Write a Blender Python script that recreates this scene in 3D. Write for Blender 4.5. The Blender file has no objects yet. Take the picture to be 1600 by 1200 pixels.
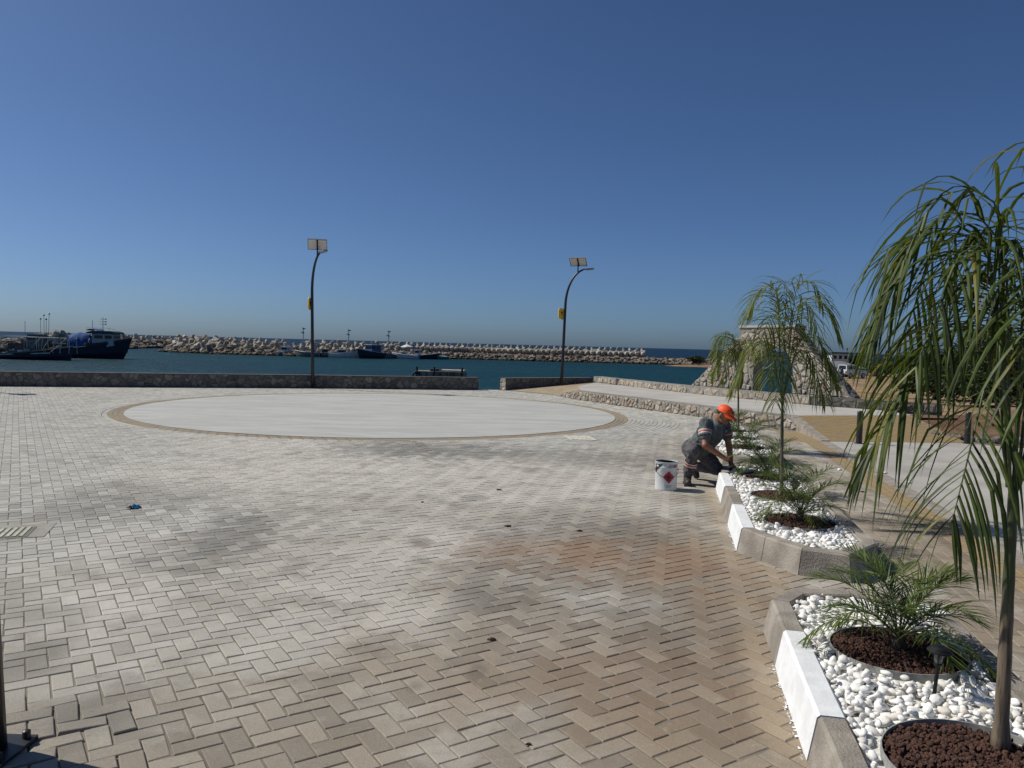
import bpy, math, random
import numpy as np
from mathutils import Vector, Matrix, noise

random.seed(11)
RG = np.random.default_rng(11)
sc = bpy.context.scene
COL = sc.collection

# ------------------------------------------------------------------ camera
FPX = 1203.0                       # focal length in photo pixels (26 mm equivalent)
CAMH = 1.71
ROLL = math.atan(0.0259)
PITCH = math.atan((600 - (517.5 + 0.0259 * 800)) * math.cos(ROLL) / FPX)
RV = Vector((1, 0, 0))
FV = Vector((0, math.cos(PITCH), -math.sin(PITCH)))
UV = Vector((0, math.sin(PITCH), math.cos(PITCH)))
cd = bpy.data.cameras.new('camera')
cd.sensor_width = 36.0
cd.lens = FPX / 1600 * 36
cd.clip_start = 0.05
cd.clip_end = 60000
cam = bpy.data.objects.new('camera', cd)
COL.objects.link(cam)
cx = RV * math.cos(ROLL) + UV * math.sin(ROLL)
cy = -RV * math.sin(ROLL) + UV * math.cos(ROLL)
cz = -FV
mw = Matrix(((cx.x, cy.x, cz.x, 0), (cx.y, cy.y, cz.y, 0), (cx.z, cy.z, cz.z, CAMH), (0, 0, 0, 1)))
cam.matrix_world = mw
sc.camera = cam

# ------------------------------------------------------------------ sky, sun, exposure
SUN_EL = math.radians(46)
SUN_AHEAD = math.radians(16)       # sun stands to the left, this far ahead of square
SUND = Vector((-math.cos(SUN_EL) * math.cos(SUN_AHEAD), math.cos(SUN_EL) * math.sin(SUN_AHEAD), math.sin(SUN_EL)))
w = bpy.data.worlds.new('World')
sc.world = w
w.use_nodes = True
nt = w.node_tree
bg = nt.nodes['Background']
sky = nt.nodes.new('ShaderNodeTexSky')
sky.sky_type = 'NISHITA'
sky.sun_disc = False
sky.sun_elevation = SUN_EL
sky.sun_rotation = math.atan2(SUND.x, SUND.y)
sky.altitude = 0
sky.air_density = 0.6
sky.dust_density = 1.0
sky.ozone_density = 3.0
wb = nt.nodes.new('ShaderNodeMix')        # white balance of the camera, the same in every direction
wb.data_type = 'RGBA'
wb.blend_type = 'MULTIPLY'
wb.inputs[0].default_value = 1.0
wb.inputs[7].default_value = (0.77, 1.0, 1.26, 1)
nt.links.new(sky.outputs[0], wb.inputs[6])
nt.links.new(wb.outputs[2], bg.inputs[0])
bg.inputs[1].default_value = 0.060
sl = bpy.data.lights.new('sun', 'SUN')
sl.energy = 4.3
sl.angle = math.radians(0.5)
sl.color = (1.0, 0.95, 0.84)
so = bpy.data.objects.new('sun', sl)
COL.objects.link(so)
so.rotation_euler = SUND.to_track_quat('Z', 'Y').to_euler()
vs = sc.view_settings
vs.view_transform = 'Standard'
vs.look = 'None'
vs.gamma = 1
vs.exposure = 0.0

# ------------------------------------------------------------------ helpers
def ray(px, py):
    x, y = px - 800, 600 - py
    xr = x * math.cos(ROLL) - y * math.sin(ROLL)
    yr = x * math.sin(ROLL) + y * math.cos(ROLL)
    return RV * xr + UV * yr + FV * FPX

def G(px, py, z=0.0):              # photo pixel -> point on the level z
    d = ray(px, py)
    t = (z - CAMH) / d.z
    return Vector((d.x * t, d.y * t, z))

def D(px, py, Y):                  # photo pixel -> point at distance Y
    d = ray(px, py)
    t = Y / d.y
    return Vector((d.x * t, Y, CAMH + d.z * t))

def proj(p):
    q = Vector(p) - Vector((0, 0, CAMH))
    z = q.dot(FV)
    if z < 0.1:
        return (-1e6, -1e6)
    return (800 + FPX * q.dot(cx) / z, 600 - FPX * q.dot(cy) / z)

AXv = Vector((0.198, 0.980, 0)).normalized()     # along the planters
BXv = Vector((AXv.y, -AXv.x, 0))                 # across them
def AB(a, b, z=0.0):
    p = AXv * a + BXv * b
    return Vector((p.x, p.y, z))

WM = {}
def tag(o, label=None, cat=None, group=None, kind=None):
    if label: o['label'] = label
    if cat: o['category'] = cat
    if group: o['group'] = group
    if kind: o['kind'] = kind
    return o

def thing(name, loc, label, cat, group=None, rz=0.0):
    o = bpy.data.objects.new(name, None)
    o.empty_display_size = 0.2
    COL.objects.link(o)
    o.location = loc
    o.rotation_euler = (0, 0, rz)
    WM[o] = Matrix.Translation(Vector(loc)) @ Matrix.Rotation(rz, 4, 'Z')
    tag(o, label, cat, group)
    return o

def link(name, me, parent=None, mtx=None):
    o = bpy.data.objects.new(name, me)
    COL.objects.link(o)
    if parent is not None:
        o.parent = parent
    if mtx is not None:
        o.matrix_basis = mtx
    WM[o] = (WM[parent] if parent is not None else Matrix.Identity(4)) @ (mtx if mtx is not None else Matrix.Identity(4))
    return o

def mesh(name, v, f, mats=(), mi=None, smooth=False):
    me = bpy.data.meshes.new(name)
    me.from_pydata([tuple(p) for p in v], [], f)
    for m in (mats if isinstance(mats, (list, tuple)) else [mats]):
        me.materials.append(m)
    if mi is not None:
        me.polygons.foreach_set('material_index', mi)
    if smooth:
        me.polygons.foreach_set('use_smooth', [True] * len(me.polygons))
    me.update()
    return me

class MB:
    def __init__(s):
        s.v, s.f, s.m, s.r = [], [], [], []
    def add(s, v, f, mi=0, rnd=None):
        k = len(s.v)
        s.v += [Vector(p) for p in v]
        s.f += [tuple(i + k for i in q) for q in f]
        s.m += [mi] * len(f)
        if rnd is not None:
            s.r += [rnd] * len(f)
        return s
    def box(s, c, d, rz=0.0, mi=0, M=None):
        x, y, z = [q / 2 for q in d]
        R = M if M is not None else Matrix.Rotation(rz, 3, 'Z')
        v = [R @ Vector(p) + Vector(c) for p in ((-x, -y, -z), (x, -y, -z), (x, y, -z), (-x, y, -z), (-x, -y, z), (x, -y, z), (x, y, z), (-x, y, z))]
        return s.add(v, [(0, 3, 2, 1), (4, 5, 6, 7), (0, 1, 5, 4), (1, 2, 6, 5), (2, 3, 7, 6), (3, 0, 4, 7)], mi)
    def ext(s, poly, vec, mi=0):       # extrude a planar 3d polygon
        n = len(poly)
        vec = Vector(vec)
        v = [Vector(p) for p in poly] + [Vector(p) + vec for p in poly]
        f = [tuple(reversed(range(n))), tuple(range(n, 2 * n))]
        f += [(i, (i + 1) % n, n + (i + 1) % n, n + i) for i in range(n)]
        return s.add(v, f, mi)
    def tube(s, pts, rad, n=8, mi=0, caps=True):
        pts = [Vector(p) for p in pts]
        if not isinstance(rad, (list, tuple)):
            rad = [rad] * len(pts)
        v, f = [], []
        ref = None
        for i, p in enumerate(pts):
            t = (pts[min(i + 1, len(pts) - 1)] - pts[max(i - 1, 0)]).normalized()
            if ref is None:
                ref = Vector((1, 0, 0)) if abs(t.x) < 0.8 else Vector((0, 1, 0))
            a = (ref - t * ref.dot(t)).normalized()
            b = t.cross(a)
            ref = a
            for k in range(n):
                an = 2 * math.pi * k / n
                v.append(p + (a * math.cos(an) + b * math.sin(an)) * rad[i])
        for i in range(len(pts) - 1):
            for k in range(n):
                f.append((i * n + k, i * n + (k + 1) % n, (i + 1) * n + (k + 1) % n, (i + 1) * n + k))
        if caps:
            f.append(tuple(reversed(range(n))))
            f.append(tuple(range((len(pts) - 1) * n, len(pts) * n)))
        return s.add(v, f, mi)
    def lathe(s, prof, c=(0, 0, 0), n=20, mi=0):
        v, f = [], []
        c = Vector(c)
        for r, z in prof:
            for k in range(n):
                an = 2 * math.pi * k / n
                v.append(c + Vector((r * math.cos(an), r * math.sin(an), z)))
        for i in range(len(prof) - 1):
            for k in range(n):
                f.append((i * n + k, i * n + (k + 1) % n, (i + 1) * n + (k + 1) % n, (i + 1) * n + k))
        f.append(tuple(reversed(range(n))))
        f.append(tuple(range((len(prof) - 1) * n, len(prof) * n)))
        return s.add(v, f, mi)
    def ell(s, c, r, n=12, m=8, M=None, mi=0):
        v, f = [], []
        c = Vector(c)
        for i in range(m + 1):
            th = math.pi * i / m
            for k in range(n):
                an = 2 * math.pi * k / n
                p = Vector((r[0] * math.sin(th) * math.cos(an), r[1] * math.sin(th) * math.sin(an), r[2] * math.cos(th)))
                v.append((M @ p if M is not None else p) + c)
        for i in range(m):
            for k in range(n):
                f.append((i * n + k, (i + 1) * n + k, (i + 1) * n + (k + 1) % n, i * n + (k + 1) % n))
        return s.add(v, f, mi)
    def build(s, name, mats, parent=None, smooth=False, local=False):
        v = s.v
        if parent is not None and not local:
            inv = WM[parent].inverted()
            v = [inv @ p for p in v]
        me = mesh(name, v, s.f, mats, s.m, smooth)
        if len(s.r) == len(s.f) and s.r:
            at = me.attributes.new('rnd', 'FLOAT', 'FACE')
            at.data.foreach_set('value', s.r)
        return link(name, me, parent)

def set_smooth_angle(o, deg=40):
    me = o.data
    me.polygons.foreach_set('use_smooth', [True] * len(me.polygons))
    me.set_sharp_from_angle(angle=math.radians(deg))
    return o

# ------------------------------------------------------------------ materials
def newmat(name):
    m = bpy.data.materials.new(name)
    m.use_nodes = True
    n = m.node_tree.nodes
    return m, n, m.node_tree.links, n['Principled BSDF']

def nd(n, typ, **kw):
    o = n.new(typ)
    for k, v in kw.items():
        if k.startswith('i_'):
            key = k[2:]
            o.inputs[int(key) if key.isdigit() else key].default_value = v
        else:
            setattr(o, k, v)
    return o

def rgba(c):
    return (c[0], c[1], c[2], 1)

def mixc(n, l, fac, a, b, mode='MIX'):
    x = n.new('ShaderNodeMix')
    x.data_type = 'RGBA'
    x.blend_type = mode
    for sock, val in ((x.inputs[0], fac), (x.inputs[6], a), (x.inputs[7], b)):
        if hasattr(val, 'links'):
            l.new(val, sock)
        elif isinstance(val, (int, float)):
            sock.default_value = val
        else:
            sock.default_value = rgba(val)
    return x.outputs[2]

def mth(n, l, op, a, b=None, c=None, clamp=False):
    x = n.new('ShaderNodeMath')
    x.operation = op
    x.use_clamp = clamp
    for i, val in enumerate((a, b, c)):
        if val is None: continue
        if hasattr(val, 'links'): l.new(val, x.inputs[i])
        else: x.inputs[i].default_value = val
    return x.outputs[0]

def mrange(n, l, v, a, b, c=0.0, d=1.0, smooth=True):
    x = n.new('ShaderNodeMapRange')
    if smooth: x.interpolation_type = 'SMOOTHSTEP'
    l.new(v, x.inputs[0])
    for i, q in enumerate((a, b, c, d)): x.inputs[i + 1].default_value = q
    return x.outputs[0]

def tnoise(n, l, vec, scale, detail=4, rough=0.55, dist=0.0):
    x = n.new('ShaderNodeTexNoise')
    x.inputs['Scale'].default_value = scale
    x.inputs['Detail'].default_value = detail
    x.inputs['Roughness'].default_value = rough
    x.inputs['Distortion'].default_value = dist
    if vec is not None: l.new(vec, x.inputs['Vector'])
    return x.outputs['Fac']

def bump(n, l, p, h, strength, dist=0.01):
    b = n.new('ShaderNodeBump')
    b.inputs['Strength'].default_value = strength
    b.inputs['Distance'].default_value = dist
    l.new(h, b.inputs['Height'])
    l.new(b.outputs[0], p.inputs['Normal'])

MC = {}
def M(name, c1, c2=None, scale=8.0, rough=0.7, bmp=0.0, bscale=40.0, bdist=0.01, metal=0.0, rnd=0.0, spec=0.5, contrast=(0.35, 0.65), coord='pos', detail=5):
    if name in MC: return MC[name]
    m, n, l, p = newmat(name)
    if coord == 'pos':
        vec = n.new('ShaderNodeNewGeometry').outputs['Position']
    else:
        vec = n.new('ShaderNodeTexCoord').outputs['Object']
    p.inputs['Roughness'].default_value = rough
    p.inputs['Metallic'].default_value = metal
    p.inputs['Specular IOR Level'].default_value = spec
    if c2 is None: c2 = tuple(q * 0.8 for q in c1)
    f = mrange(n, l, tnoise(n, l, vec, scale, detail), *contrast)
    c = mixc(n, l, f, c1, c2)
    if rnd:
        r = n.new('ShaderNodeObjectInfo').outputs['Random']
        k = mrange(n, l, r, 0, 1, 1 - rnd, 1 + rnd, False)
        g = n.new('ShaderNodeCombineColor')
        for i in range(3): l.new(k, g.inputs[i])
        c = mixc(n, l, 1.0, c, g.outputs[0], 'MULTIPLY')
    l.new(c, p.inputs['Base Color'])
    if bmp: bump(n, l, p, tnoise(n, l, vec, bscale, 4), bmp, bdist)
    MC[name] = m
    return m

def paver_mat(name, tan=False, dust=0.75):
    m, n, l, p = newmat(name)
    geo = n.new('ShaderNodeNewGeometry')
    pos = geo.outputs['Position']
    sep = n.new('ShaderNodeSeparateXYZ'); l.new(pos, sep.inputs[0])
    X, Y = sep.outputs[0], sep.outputs[1]
    att = n.new('ShaderNodeAttribute'); att.attribute_name = 'rnd'
    rnd = mth(n, l, 'FRACT', mth(n, l, 'ADD', att.outputs['Fac'], n.new('ShaderNodeObjectInfo').outputs['Random']))
    big = tnoise(n, l, pos, 0.55, 6, 0.62)
    mid = tnoise(n, l, pos, 2.3, 6, 0.65)
    fine = tnoise(n, l, pos, 14, 5, 0.6)
    grain = tnoise(n, l, pos, 130, 4, 0.8)
    def blob(c, rx, ry, rot, soft=0.5, amp=0.8):
        mp = n.new('ShaderNodeMapping'); mp.vector_type = 'TEXTURE'
        mp.inputs['Location'].default_value = (c[0], c[1], 0)
        mp.inputs['Rotation'].default_value = (0, 0, rot)
        mp.inputs['Scale'].default_value = (rx, ry, 1000)
        l.new(pos, mp.inputs[0])
        ln = n.new('ShaderNodeVectorMath'); ln.operation = 'LENGTH'; l.new(mp.outputs[0], ln.inputs[0])
        dd = mth(n, l, 'ADD', ln.outputs['Value'], mth(n, l, 'MULTIPLY', mth(n, l, 'SUBTRACT', mid, 0.5), amp * 2))
        dd = mth(n, l, 'ADD', dd, mth(n, l, 'MULTIPLY', mth(n, l, 'SUBTRACT', rnd, 0.5), 0.55))
        dd = mth(n, l, 'ADD', dd, mth(n, l, 'MULTIPLY', mth(n, l, 'SUBTRACT', fine, 0.5), 0.9))
        return mrange(n, l, dd, 1.0 + soft, 1.0 - soft)
    if tan:
        base = mixc(n, l, rnd, (0.34, 0.235, 0.105), (0.28, 0.195, 0.09))
        base = mixc(n, l, mrange(n, l, mid, 0.35, 0.65, dust * 0.35, dust), base, (0.285, 0.242, 0.185))
    else:
        # warm brown-grey close by on the right, pale dusty grey to the left and far out
        g = mth(n, l, 'ADD', mth(n, l, 'MULTIPLY', Y, 0.11), mth(n, l, 'MULTIPLY', X, -0.17))
        g = mth(n, l, 'ADD', g, mth(n, l, 'MULTIPLY', mth(n, l, 'SUBTRACT', big, 0.5), 1.6))
        fc = mrange(n, l, g, -0.1, 1.5)
        warm = mixc(n, l, rnd, (0.215, 0.174, 0.128), (0.290, 0.240, 0.180))
        cool = mixc(n, l, rnd, (0.385, 0.372, 0.335), (0.455, 0.442, 0.402))
        base = mixc(n, l, fc, warm, cool)
        # lime bloom
        lb = mth(n, l, 'MULTIPLY', mrange(n, l, big, 0.48, 0.68), mrange(n, l, mid, 0.35, 0.62))
        base = mixc(n, l, mth(n, l, 'MULTIPLY', lb, 0.85), base, (0.54, 0.515, 0.47))
        for c, rx, ry, rot in WHITE:
            base = mixc(n, l, mth(n, l, 'MULTIPLY', blob(c, rx, ry, rot, 0.7, 1.3), 0.62), base, (0.53, 0.50, 0.45))
        for c, rx, ry, rot, k in DARK:
            base = mixc(n, l, mth(n, l, 'MULTIPLY', blob(c, rx, ry, rot, 0.7, 1.2), k), base, (0.125, 0.118, 0.108))
        for c, rx, ry, rot, k in RUST:
            base = mixc(n, l, mth(n, l, 'MULTIPLY', blob(c, rx, ry, rot, 0.9, 1.4), k * 0.85), base, (0.27, 0.165, 0.098))
        for c, rx, ry, rot, k in SANDY:
            base = mixc(n, l, mth(n, l, 'MULTIPLY', blob(c, rx, ry, rot, 0.5, 0.7), k * 0.75), base, (0.37, 0.295, 0.21))
    # small dirt spots and wear
    base = mixc(n, l, mth(n, l, 'MULTIPLY', mrange(n, l, mid, 0.50, 0.70), 0.5), base, (0.20, 0.180, 0.155))
    spot = tnoise(n, l, pos, 34, 4, 0.6)
    base = mixc(n, l, mrange(n, l, spot, 0.66, 0.74, 0, 0.5), base, (0.13, 0.105, 0.08))
    base = mixc(n, l, mrange(n, l, fine, 0.58, 0.76, 0, 0.45), base, (0.17, 0.14, 0.11))
    base = mixc(n, l, mrange(n, l, fine, 0.42, 0.28, 0, 0.25), base, (0.47, 0.44, 0.40))
    v = mrange(n, l, rnd, 0, 1, 0.93, 1.06, False)
    v = mth(n, l, 'MULTIPLY', v, mrange(n, l, grain, 0.3, 0.7, 0.72, 1.22, False))
    cc = n.new('ShaderNodeCombineColor')
    for i in range(3): l.new(v, cc.inputs[i])
    base = mixc(n, l, 1.0, base, cc.outputs[0], 'MULTIPLY')
    l.new(base, p.inputs['Base Color'])
    p.inputs['Roughness'].default_value = 0.85
    p.inputs['Specular IOR Level'].default_value = 0.25
    bump(n, l, p, mth(n, l, 'ADD', grain, fine), 0.5, 0.004)
    return m

def g2(px, py):
    p = G(px, py); return (p.x, p.y)
def bpx(px, py, rx, ry, *k):           # a stain seen at this pixel with these radii, laid on the ground
    p = G(px, py); q = G(px + rx, py); f0, f1 = G(px, py - ry), G(px, py + ry)
    return ((p.x, (f0.y + f1.y) / 2), abs(q.x - p.x), abs(f0.y - f1.y) / 2, 0.0) + k
WHITE = [bpx(560, 738, 190, 34), bpx(810, 758, 110, 38), bpx(420, 692, 130, 16), bpx(680, 850, 70, 30), bpx(560, 900, 130, 50), bpx(640, 965, 70, 40), bpx(1050, 792, 75, 8), bpx(310, 745, 150, 25), bpx(800, 722, 90, 10), bpx(960, 770, 80, 20), bpx(440, 1010, 90, 50), bpx(180, 930, 80, 40)]
DARK = [bpx(335, 850, 70, 48, 0.6), bpx(120, 798, 95, 20, 0.42), bpx(245, 778, 90, 22, 0.3), bpx(655, 703, 120, 12, 0.6), bpx(860, 714, 170, 11, 0.42), bpx(1000, 845, 140, 28, 0.36), bpx(760, 930, 60, 40, 0.36), bpx(655, 846, 18, 6, 0.55),
        bpx(60, 958, 60, 18, 0.35), bpx(55, 1020, 45, 35, 0.4), bpx(130, 1125, 60, 40, 0.42), bpx(745, 1045, 14, 10, 0.6), bpx(650, 1072, 14, 8, 0.5), bpx(740, 778, 18, 5, 0.45), bpx(830, 735, 20, 4, 0.4), bpx(1060, 1010, 110, 60, 0.25), bpx(170, 760, 60, 10, 0.3), bpx(860, 800, 30, 8, 0.3)]
DARK += [bpx(1010, 930, 230, 110, 0.22), bpx(820, 880, 120, 60, 0.18), bpx(1130, 800, 90, 40, 0.2)]
RUST = [bpx(880, 862, 130, 22, 0.6), bpx(1020, 880, 140, 28, 0.5), bpx(1130, 905, 80, 40, 0.4), bpx(1060, 1090, 150, 80, 0.3), bpx(800, 1060, 170, 80, 0.2), bpx(1180, 1060, 60, 120, 0.25)]
def abp(a, b):
    p = AB(a, b); return (p.x, p.y)
AXANG = math.atan2(AXv.y, AXv.x)
SANDY = [(abp(3.4, 0.56), 1.6, 0.10, AXANG, 0.85), (abp(6.4, 0.62), 0.9, 0.16, AXANG + 0.5, 0.65), (abp(8.6, 0.55), 1.5, 0.09, AXANG, 0.6), (abp(5.5, 1.0), 0.35, 0.5, AXANG, 0.5)]

ZSEA = -1.89
def stone_mat(name, cols, bmp=0.6, wet=False):
    m, n, l, p = newmat(name)
    pos = n.new('ShaderNodeNewGeometry').outputs['Position']
    oi = n.new('ShaderNodeObjectInfo').outputs['Random']
    at = n.new('ShaderNodeAttribute'); at.attribute_name = 'rnd'
    r = mth(n, l, 'FRACT', mth(n, l, 'ADD', oi, at.outputs['Fac']))
    cr = n.new('ShaderNodeValToRGB')
    cr.color_ramp.interpolation = 'LINEAR'
    el = cr.color_ramp.elements
    el[0].color = rgba(cols[0]); el[1].color = rgba(cols[-1])
    for i, c in enumerate(cols[1:-1]):
        e = el.new((i + 1) / (len(cols) - 1)); e.color = rgba(c)
    l.new(r, cr.inputs[0])
    f = tnoise(n, l, pos, 9, 6, 0.65)
    c = mixc(n, l, mrange(n, l, f, 0.4, 0.75, 0, 0.5), cr.outputs[0], tuple(q * 0.5 for q in cols[0]))
    if wet:
        sz_ = n.new('ShaderNodeSeparateXYZ'); l.new(pos, sz_.inputs[0])
        c = mixc(n, l, mrange(n, l, mth(n, l, 'ADD', sz_.outputs[2], mth(n, l, 'MULTIPLY', f, 0.4)), ZSEA + 0.75, ZSEA + 0.35), c, (0.02, 0.018, 0.014))
    l.new(c, p.inputs['Base Color'])
    p.inputs['Roughness'].default_value = 0.9
    p.inputs['Specular IOR Level'].default_value = 0.2
    bump(n, l, p, tnoise(n, l, pos, 30, 6, 0.65), bmp, 0.03)
    return m

def leaf_mat(name, dark, mid_, yel, trans=0.35, rough=0.42):
    m, n, l, p = newmat(name)
    at = n.new('ShaderNodeAttribute'); at.attribute_name = 'rnd'
    pos = n.new('ShaderNodeNewGeometry').outputs['Position']
    cr = n.new('ShaderNodeValToRGB')
    el = cr.color_ramp.elements
    el[0].color = rgba(dark); el[1].color = rgba(yel)
    for q, c in ((0.45, mid_), (0.86, mid_)):
        e = el.new(q); e.color = rgba(c)
    l.new(at.outputs['Fac'], cr.inputs[0])
    c = mixc(n, l, mrange(n, l, tnoise(n, l, pos, 11, 3), 0.35, 0.7, 0, 0.45), cr.outputs[0], dark)
    l.new(c, p.inputs['Base Color'])
    p.inputs['Roughness'].default_value = rough
    p.inputs['Specular IOR Level'].default_value = 0.3
    tr = n.new('ShaderNodeBsdfTranslucent')
    c2 = mixc(n, l, 1.0, c, (1.6, 1.5, 0.6), 'MULTIPLY')
    l.new(c2, tr.inputs[0])
    mx = n.new('ShaderNodeMixShader')
    mx.inputs[0].default_value = trans
    l.new(p.outputs[0], mx.inputs[1]); l.new(tr.outputs[0], mx.inputs[2])
    l.new(mx.outputs[0], n['Material Output'].inputs[0])
    return m

MPAVE = paver_mat('grey_paver')
MTAN = paver_mat('tan_paver', True, 0.45)
MTANC = paver_mat('dusty_tan_paver', True, 1.3)
MTANR = paver_mat('tan_ramp_paver', True, 0.2)
MJOINT = M('joint_sand', (0.15, 0.125, 0.098), (0.25, 0.215, 0.172), 3, 0.95, 0.4, 200, 0.004)
MDISC = None
def disc_mat():
    m, n, l, p = newmat('trowelled_concrete')
    pos = n.new('ShaderNodeNewGeometry').outputs['Position']
    mp = n.new('ShaderNodeMapping'); mp.inputs['Rotation'].default_value = (0, 0, 0.12); mp.inputs['Scale'].default_value = (0.5, 2.2, 1)
    l.new(pos, mp.inputs[0])
    a = tnoise(n, l, mp.outputs[0], 0.9, 6, 0.62, 0.6)
    b = tnoise(n, l, mp.outputs[0], 3.5, 5, 0.6)
    g = tnoise(n, l, pos, 60, 4)
    f = mth(n, l, 'ADD', mth(n, l, 'MULTIPLY', a, 0.65), mth(n, l, 'MULTIPLY', b, 0.35))
    c = mixc(n, l, mrange(n, l, f, 0.42, 0.58), (0.452, 0.452, 0.425), (0.375, 0.375, 0.352))
    c = mixc(n, l, mrange(n, l, g, 0.3, 0.8, 0, 0.25), c, (0.36, 0.355, 0.34))
    l.new(c, p.inputs['Base Color'])
    p.inputs['Roughness'].default_value = 0.8
    bump(n, l, p, g, 0.15, 0.004)
    return m
MDISC = disc_mat()
MROAD = M('road_concrete', (0.42, 0.40, 0.365), (0.30, 0.285, 0.258), 1.1, 0.85, 0.35, 45, 0.01, detail=8, contrast=(0.3, 0.75))
MPLAT = M('platform_concrete', (0.46, 0.44, 0.405), (0.36, 0.34, 0.312), 1.0, 0.85, 0.3, 45, 0.01, detail=8, contrast=(0.3, 0.75))
MKERB = M('kerb_concrete', (0.34, 0.305, 0.26), (0.22, 0.195, 0.165), 5, 0.92, 0.7, 85, 0.012, rnd=0.08, detail=8)
MWHITE = M('white_paint', (0.80, 0.81, 0.82), (0.70, 0.71, 0.72), 9, 0.6, 0.35, 60, 0.006)
MMORTAR = M('mortar', (0.30, 0.28, 0.25), (0.20, 0.185, 0.165), 7, 0.95, 0.7, 40, 0.02)
MSTONE = stone_mat('limestone', [(0.24, 0.21, 0.175), (0.42, 0.37, 0.30), (0.33, 0.295, 0.25), (0.52, 0.47, 0.39), (0.40, 0.29, 0.215)])
MSTONED = stone_mat('grey_and_shaded_stone', [(0.10, 0.095, 0.085), (0.20, 0.185, 0.16), (0.14, 0.13, 0.115), (0.29, 0.265, 0.225)])  # darkened so wall faces carry their shade in the colour; grey rubble shares it
MMORTARD = M('shaded_mortar', (0.13, 0.122, 0.11), (0.08, 0.075, 0.068), 7, 0.95, 0.7, 40, 0.02)  # mortar darkened to match, shade included in its colour
MBLACK = M('black_metal', (0.012, 0.012, 0.014), (0.02, 0.02, 0.022), 20, 0.42)
def pebble_mat():
    m, n, l, p = newmat('white_pebble')
    pos = n.new('ShaderNodeNewGeometry').outputs['Position']
    at = n.new('ShaderNodeAttribute'); at.attribute_name = 'rnd'
    r = mth(n, l, 'FRACT', mth(n, l, 'ADD', at.outputs['Fac'], n.new('ShaderNodeObjectInfo').outputs['Random']))
    c = mixc(n, l, mrange(n, l, r, 0.0, 0.75), (0.66, 0.64, 0.60), (0.86, 0.855, 0.84))
    c = mixc(n, l, mrange(n, l, r, 0.90, 0.97, 0, 0.7), c, (0.60, 0.53, 0.43))
    c = mixc(n, l, mrange(n, l, tnoise(n, l, pos, 26, 5, 0.65), 0.5, 0.8, 0, 0.55), c, (0.56, 0.53, 0.48))
    l.new(c, p.inputs['Base Color'])
    p.inputs['Roughness'].default_value = 0.7
    bump(n, l, p, tnoise(n, l, pos, 70, 4), 0.5, 0.006)
    return m
MPEB = pebble_mat()
MLAVA = M('lava_rock', (0.055, 0.026, 0.018), (0.10, 0.045, 0.03), 40, 0.95, 0.8, 160, 0.01)
MRING = M('grey_edging', (0.36, 0.36, 0.345), (0.24, 0.24, 0.23), 20, 0.7)
MTET = M('breakwater_concrete', (0.42, 0.38, 0.32), (0.25, 0.225, 0.19), 0.8, 0.9, 0.5, 6, 0.05, rnd=0.22)
MROCK = stone_mat('armour_stone', [(0.10, 0.088, 0.075), (0.27, 0.22, 0.165), (0.17, 0.145, 0.115), (0.34, 0.28, 0.21)], wet=True)
MLEAF = leaf_mat('palm_leaf', (0.018, 0.030, 0.008), (0.082, 0.118, 0.026), (0.26, 0.23, 0.06), 0.36, 0.5)
MDATE = leaf_mat('date_palm_leaf', (0.024, 0.042, 0.011), (0.115, 0.160, 0.036), (0.22, 0.23, 0.07), 0.25, 0.4)
MLEAFB = leaf_mat('bright_palm_leaf', (0.040, 0.058, 0.014), (0.135, 0.170, 0.036), (0.30, 0.27, 0.07), 0.42, 0.5)
MBUSH = leaf_mat('shrub_leaf', (0.012, 0.022, 0.009), (0.028, 0.045, 0.016), (0.06, 0.075, 0.025), 0.2, 0.55)
MRACH = M('palm_stalk', (0.075, 0.105, 0.03), (0.05, 0.075, 0.025), 20, 0.5)
MBARK = M('bark', (0.09, 0.065, 0.045), (0.05, 0.038, 0.028), 15, 0.9, 0.6, 40, 0.02)

def trunk_mat():
    m, n, l, p = newmat('palm_trunk')
    pos = n.new('ShaderNodeNewGeometry').outputs['Position']
    sep = n.new('ShaderNodeSeparateXYZ'); l.new(pos, sep.inputs[0])
    mp = n.new('ShaderNodeMapping'); mp.inputs['Scale'].default_value = (60, 60, 5); l.new(pos, mp.inputs[0])
    st = tnoise(n, l, mp.outputs[0], 1.0, 5, 0.6)
    c = mixc(n, l, mrange(n, l, st, 0.35, 0.68), (0.19, 0.145, 0.10), (0.06, 0.045, 0.032))
    f = mrange(n, l, mth(n, l, 'ADD', sep.outputs[2], mth(n, l, 'MULTIPLY', st, 0.25)), 0.72, 1.0)
    c = mixc(n, l, f, c, (0.050, 0.062, 0.022))
    l.new(c, p.inputs['Base Color'])
    p.inputs['Roughness'].default_value = 0.6
    bump(n, l, p, st, 0.7, 0.008)
    return m
MTRUNK = trunk_mat()

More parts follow.
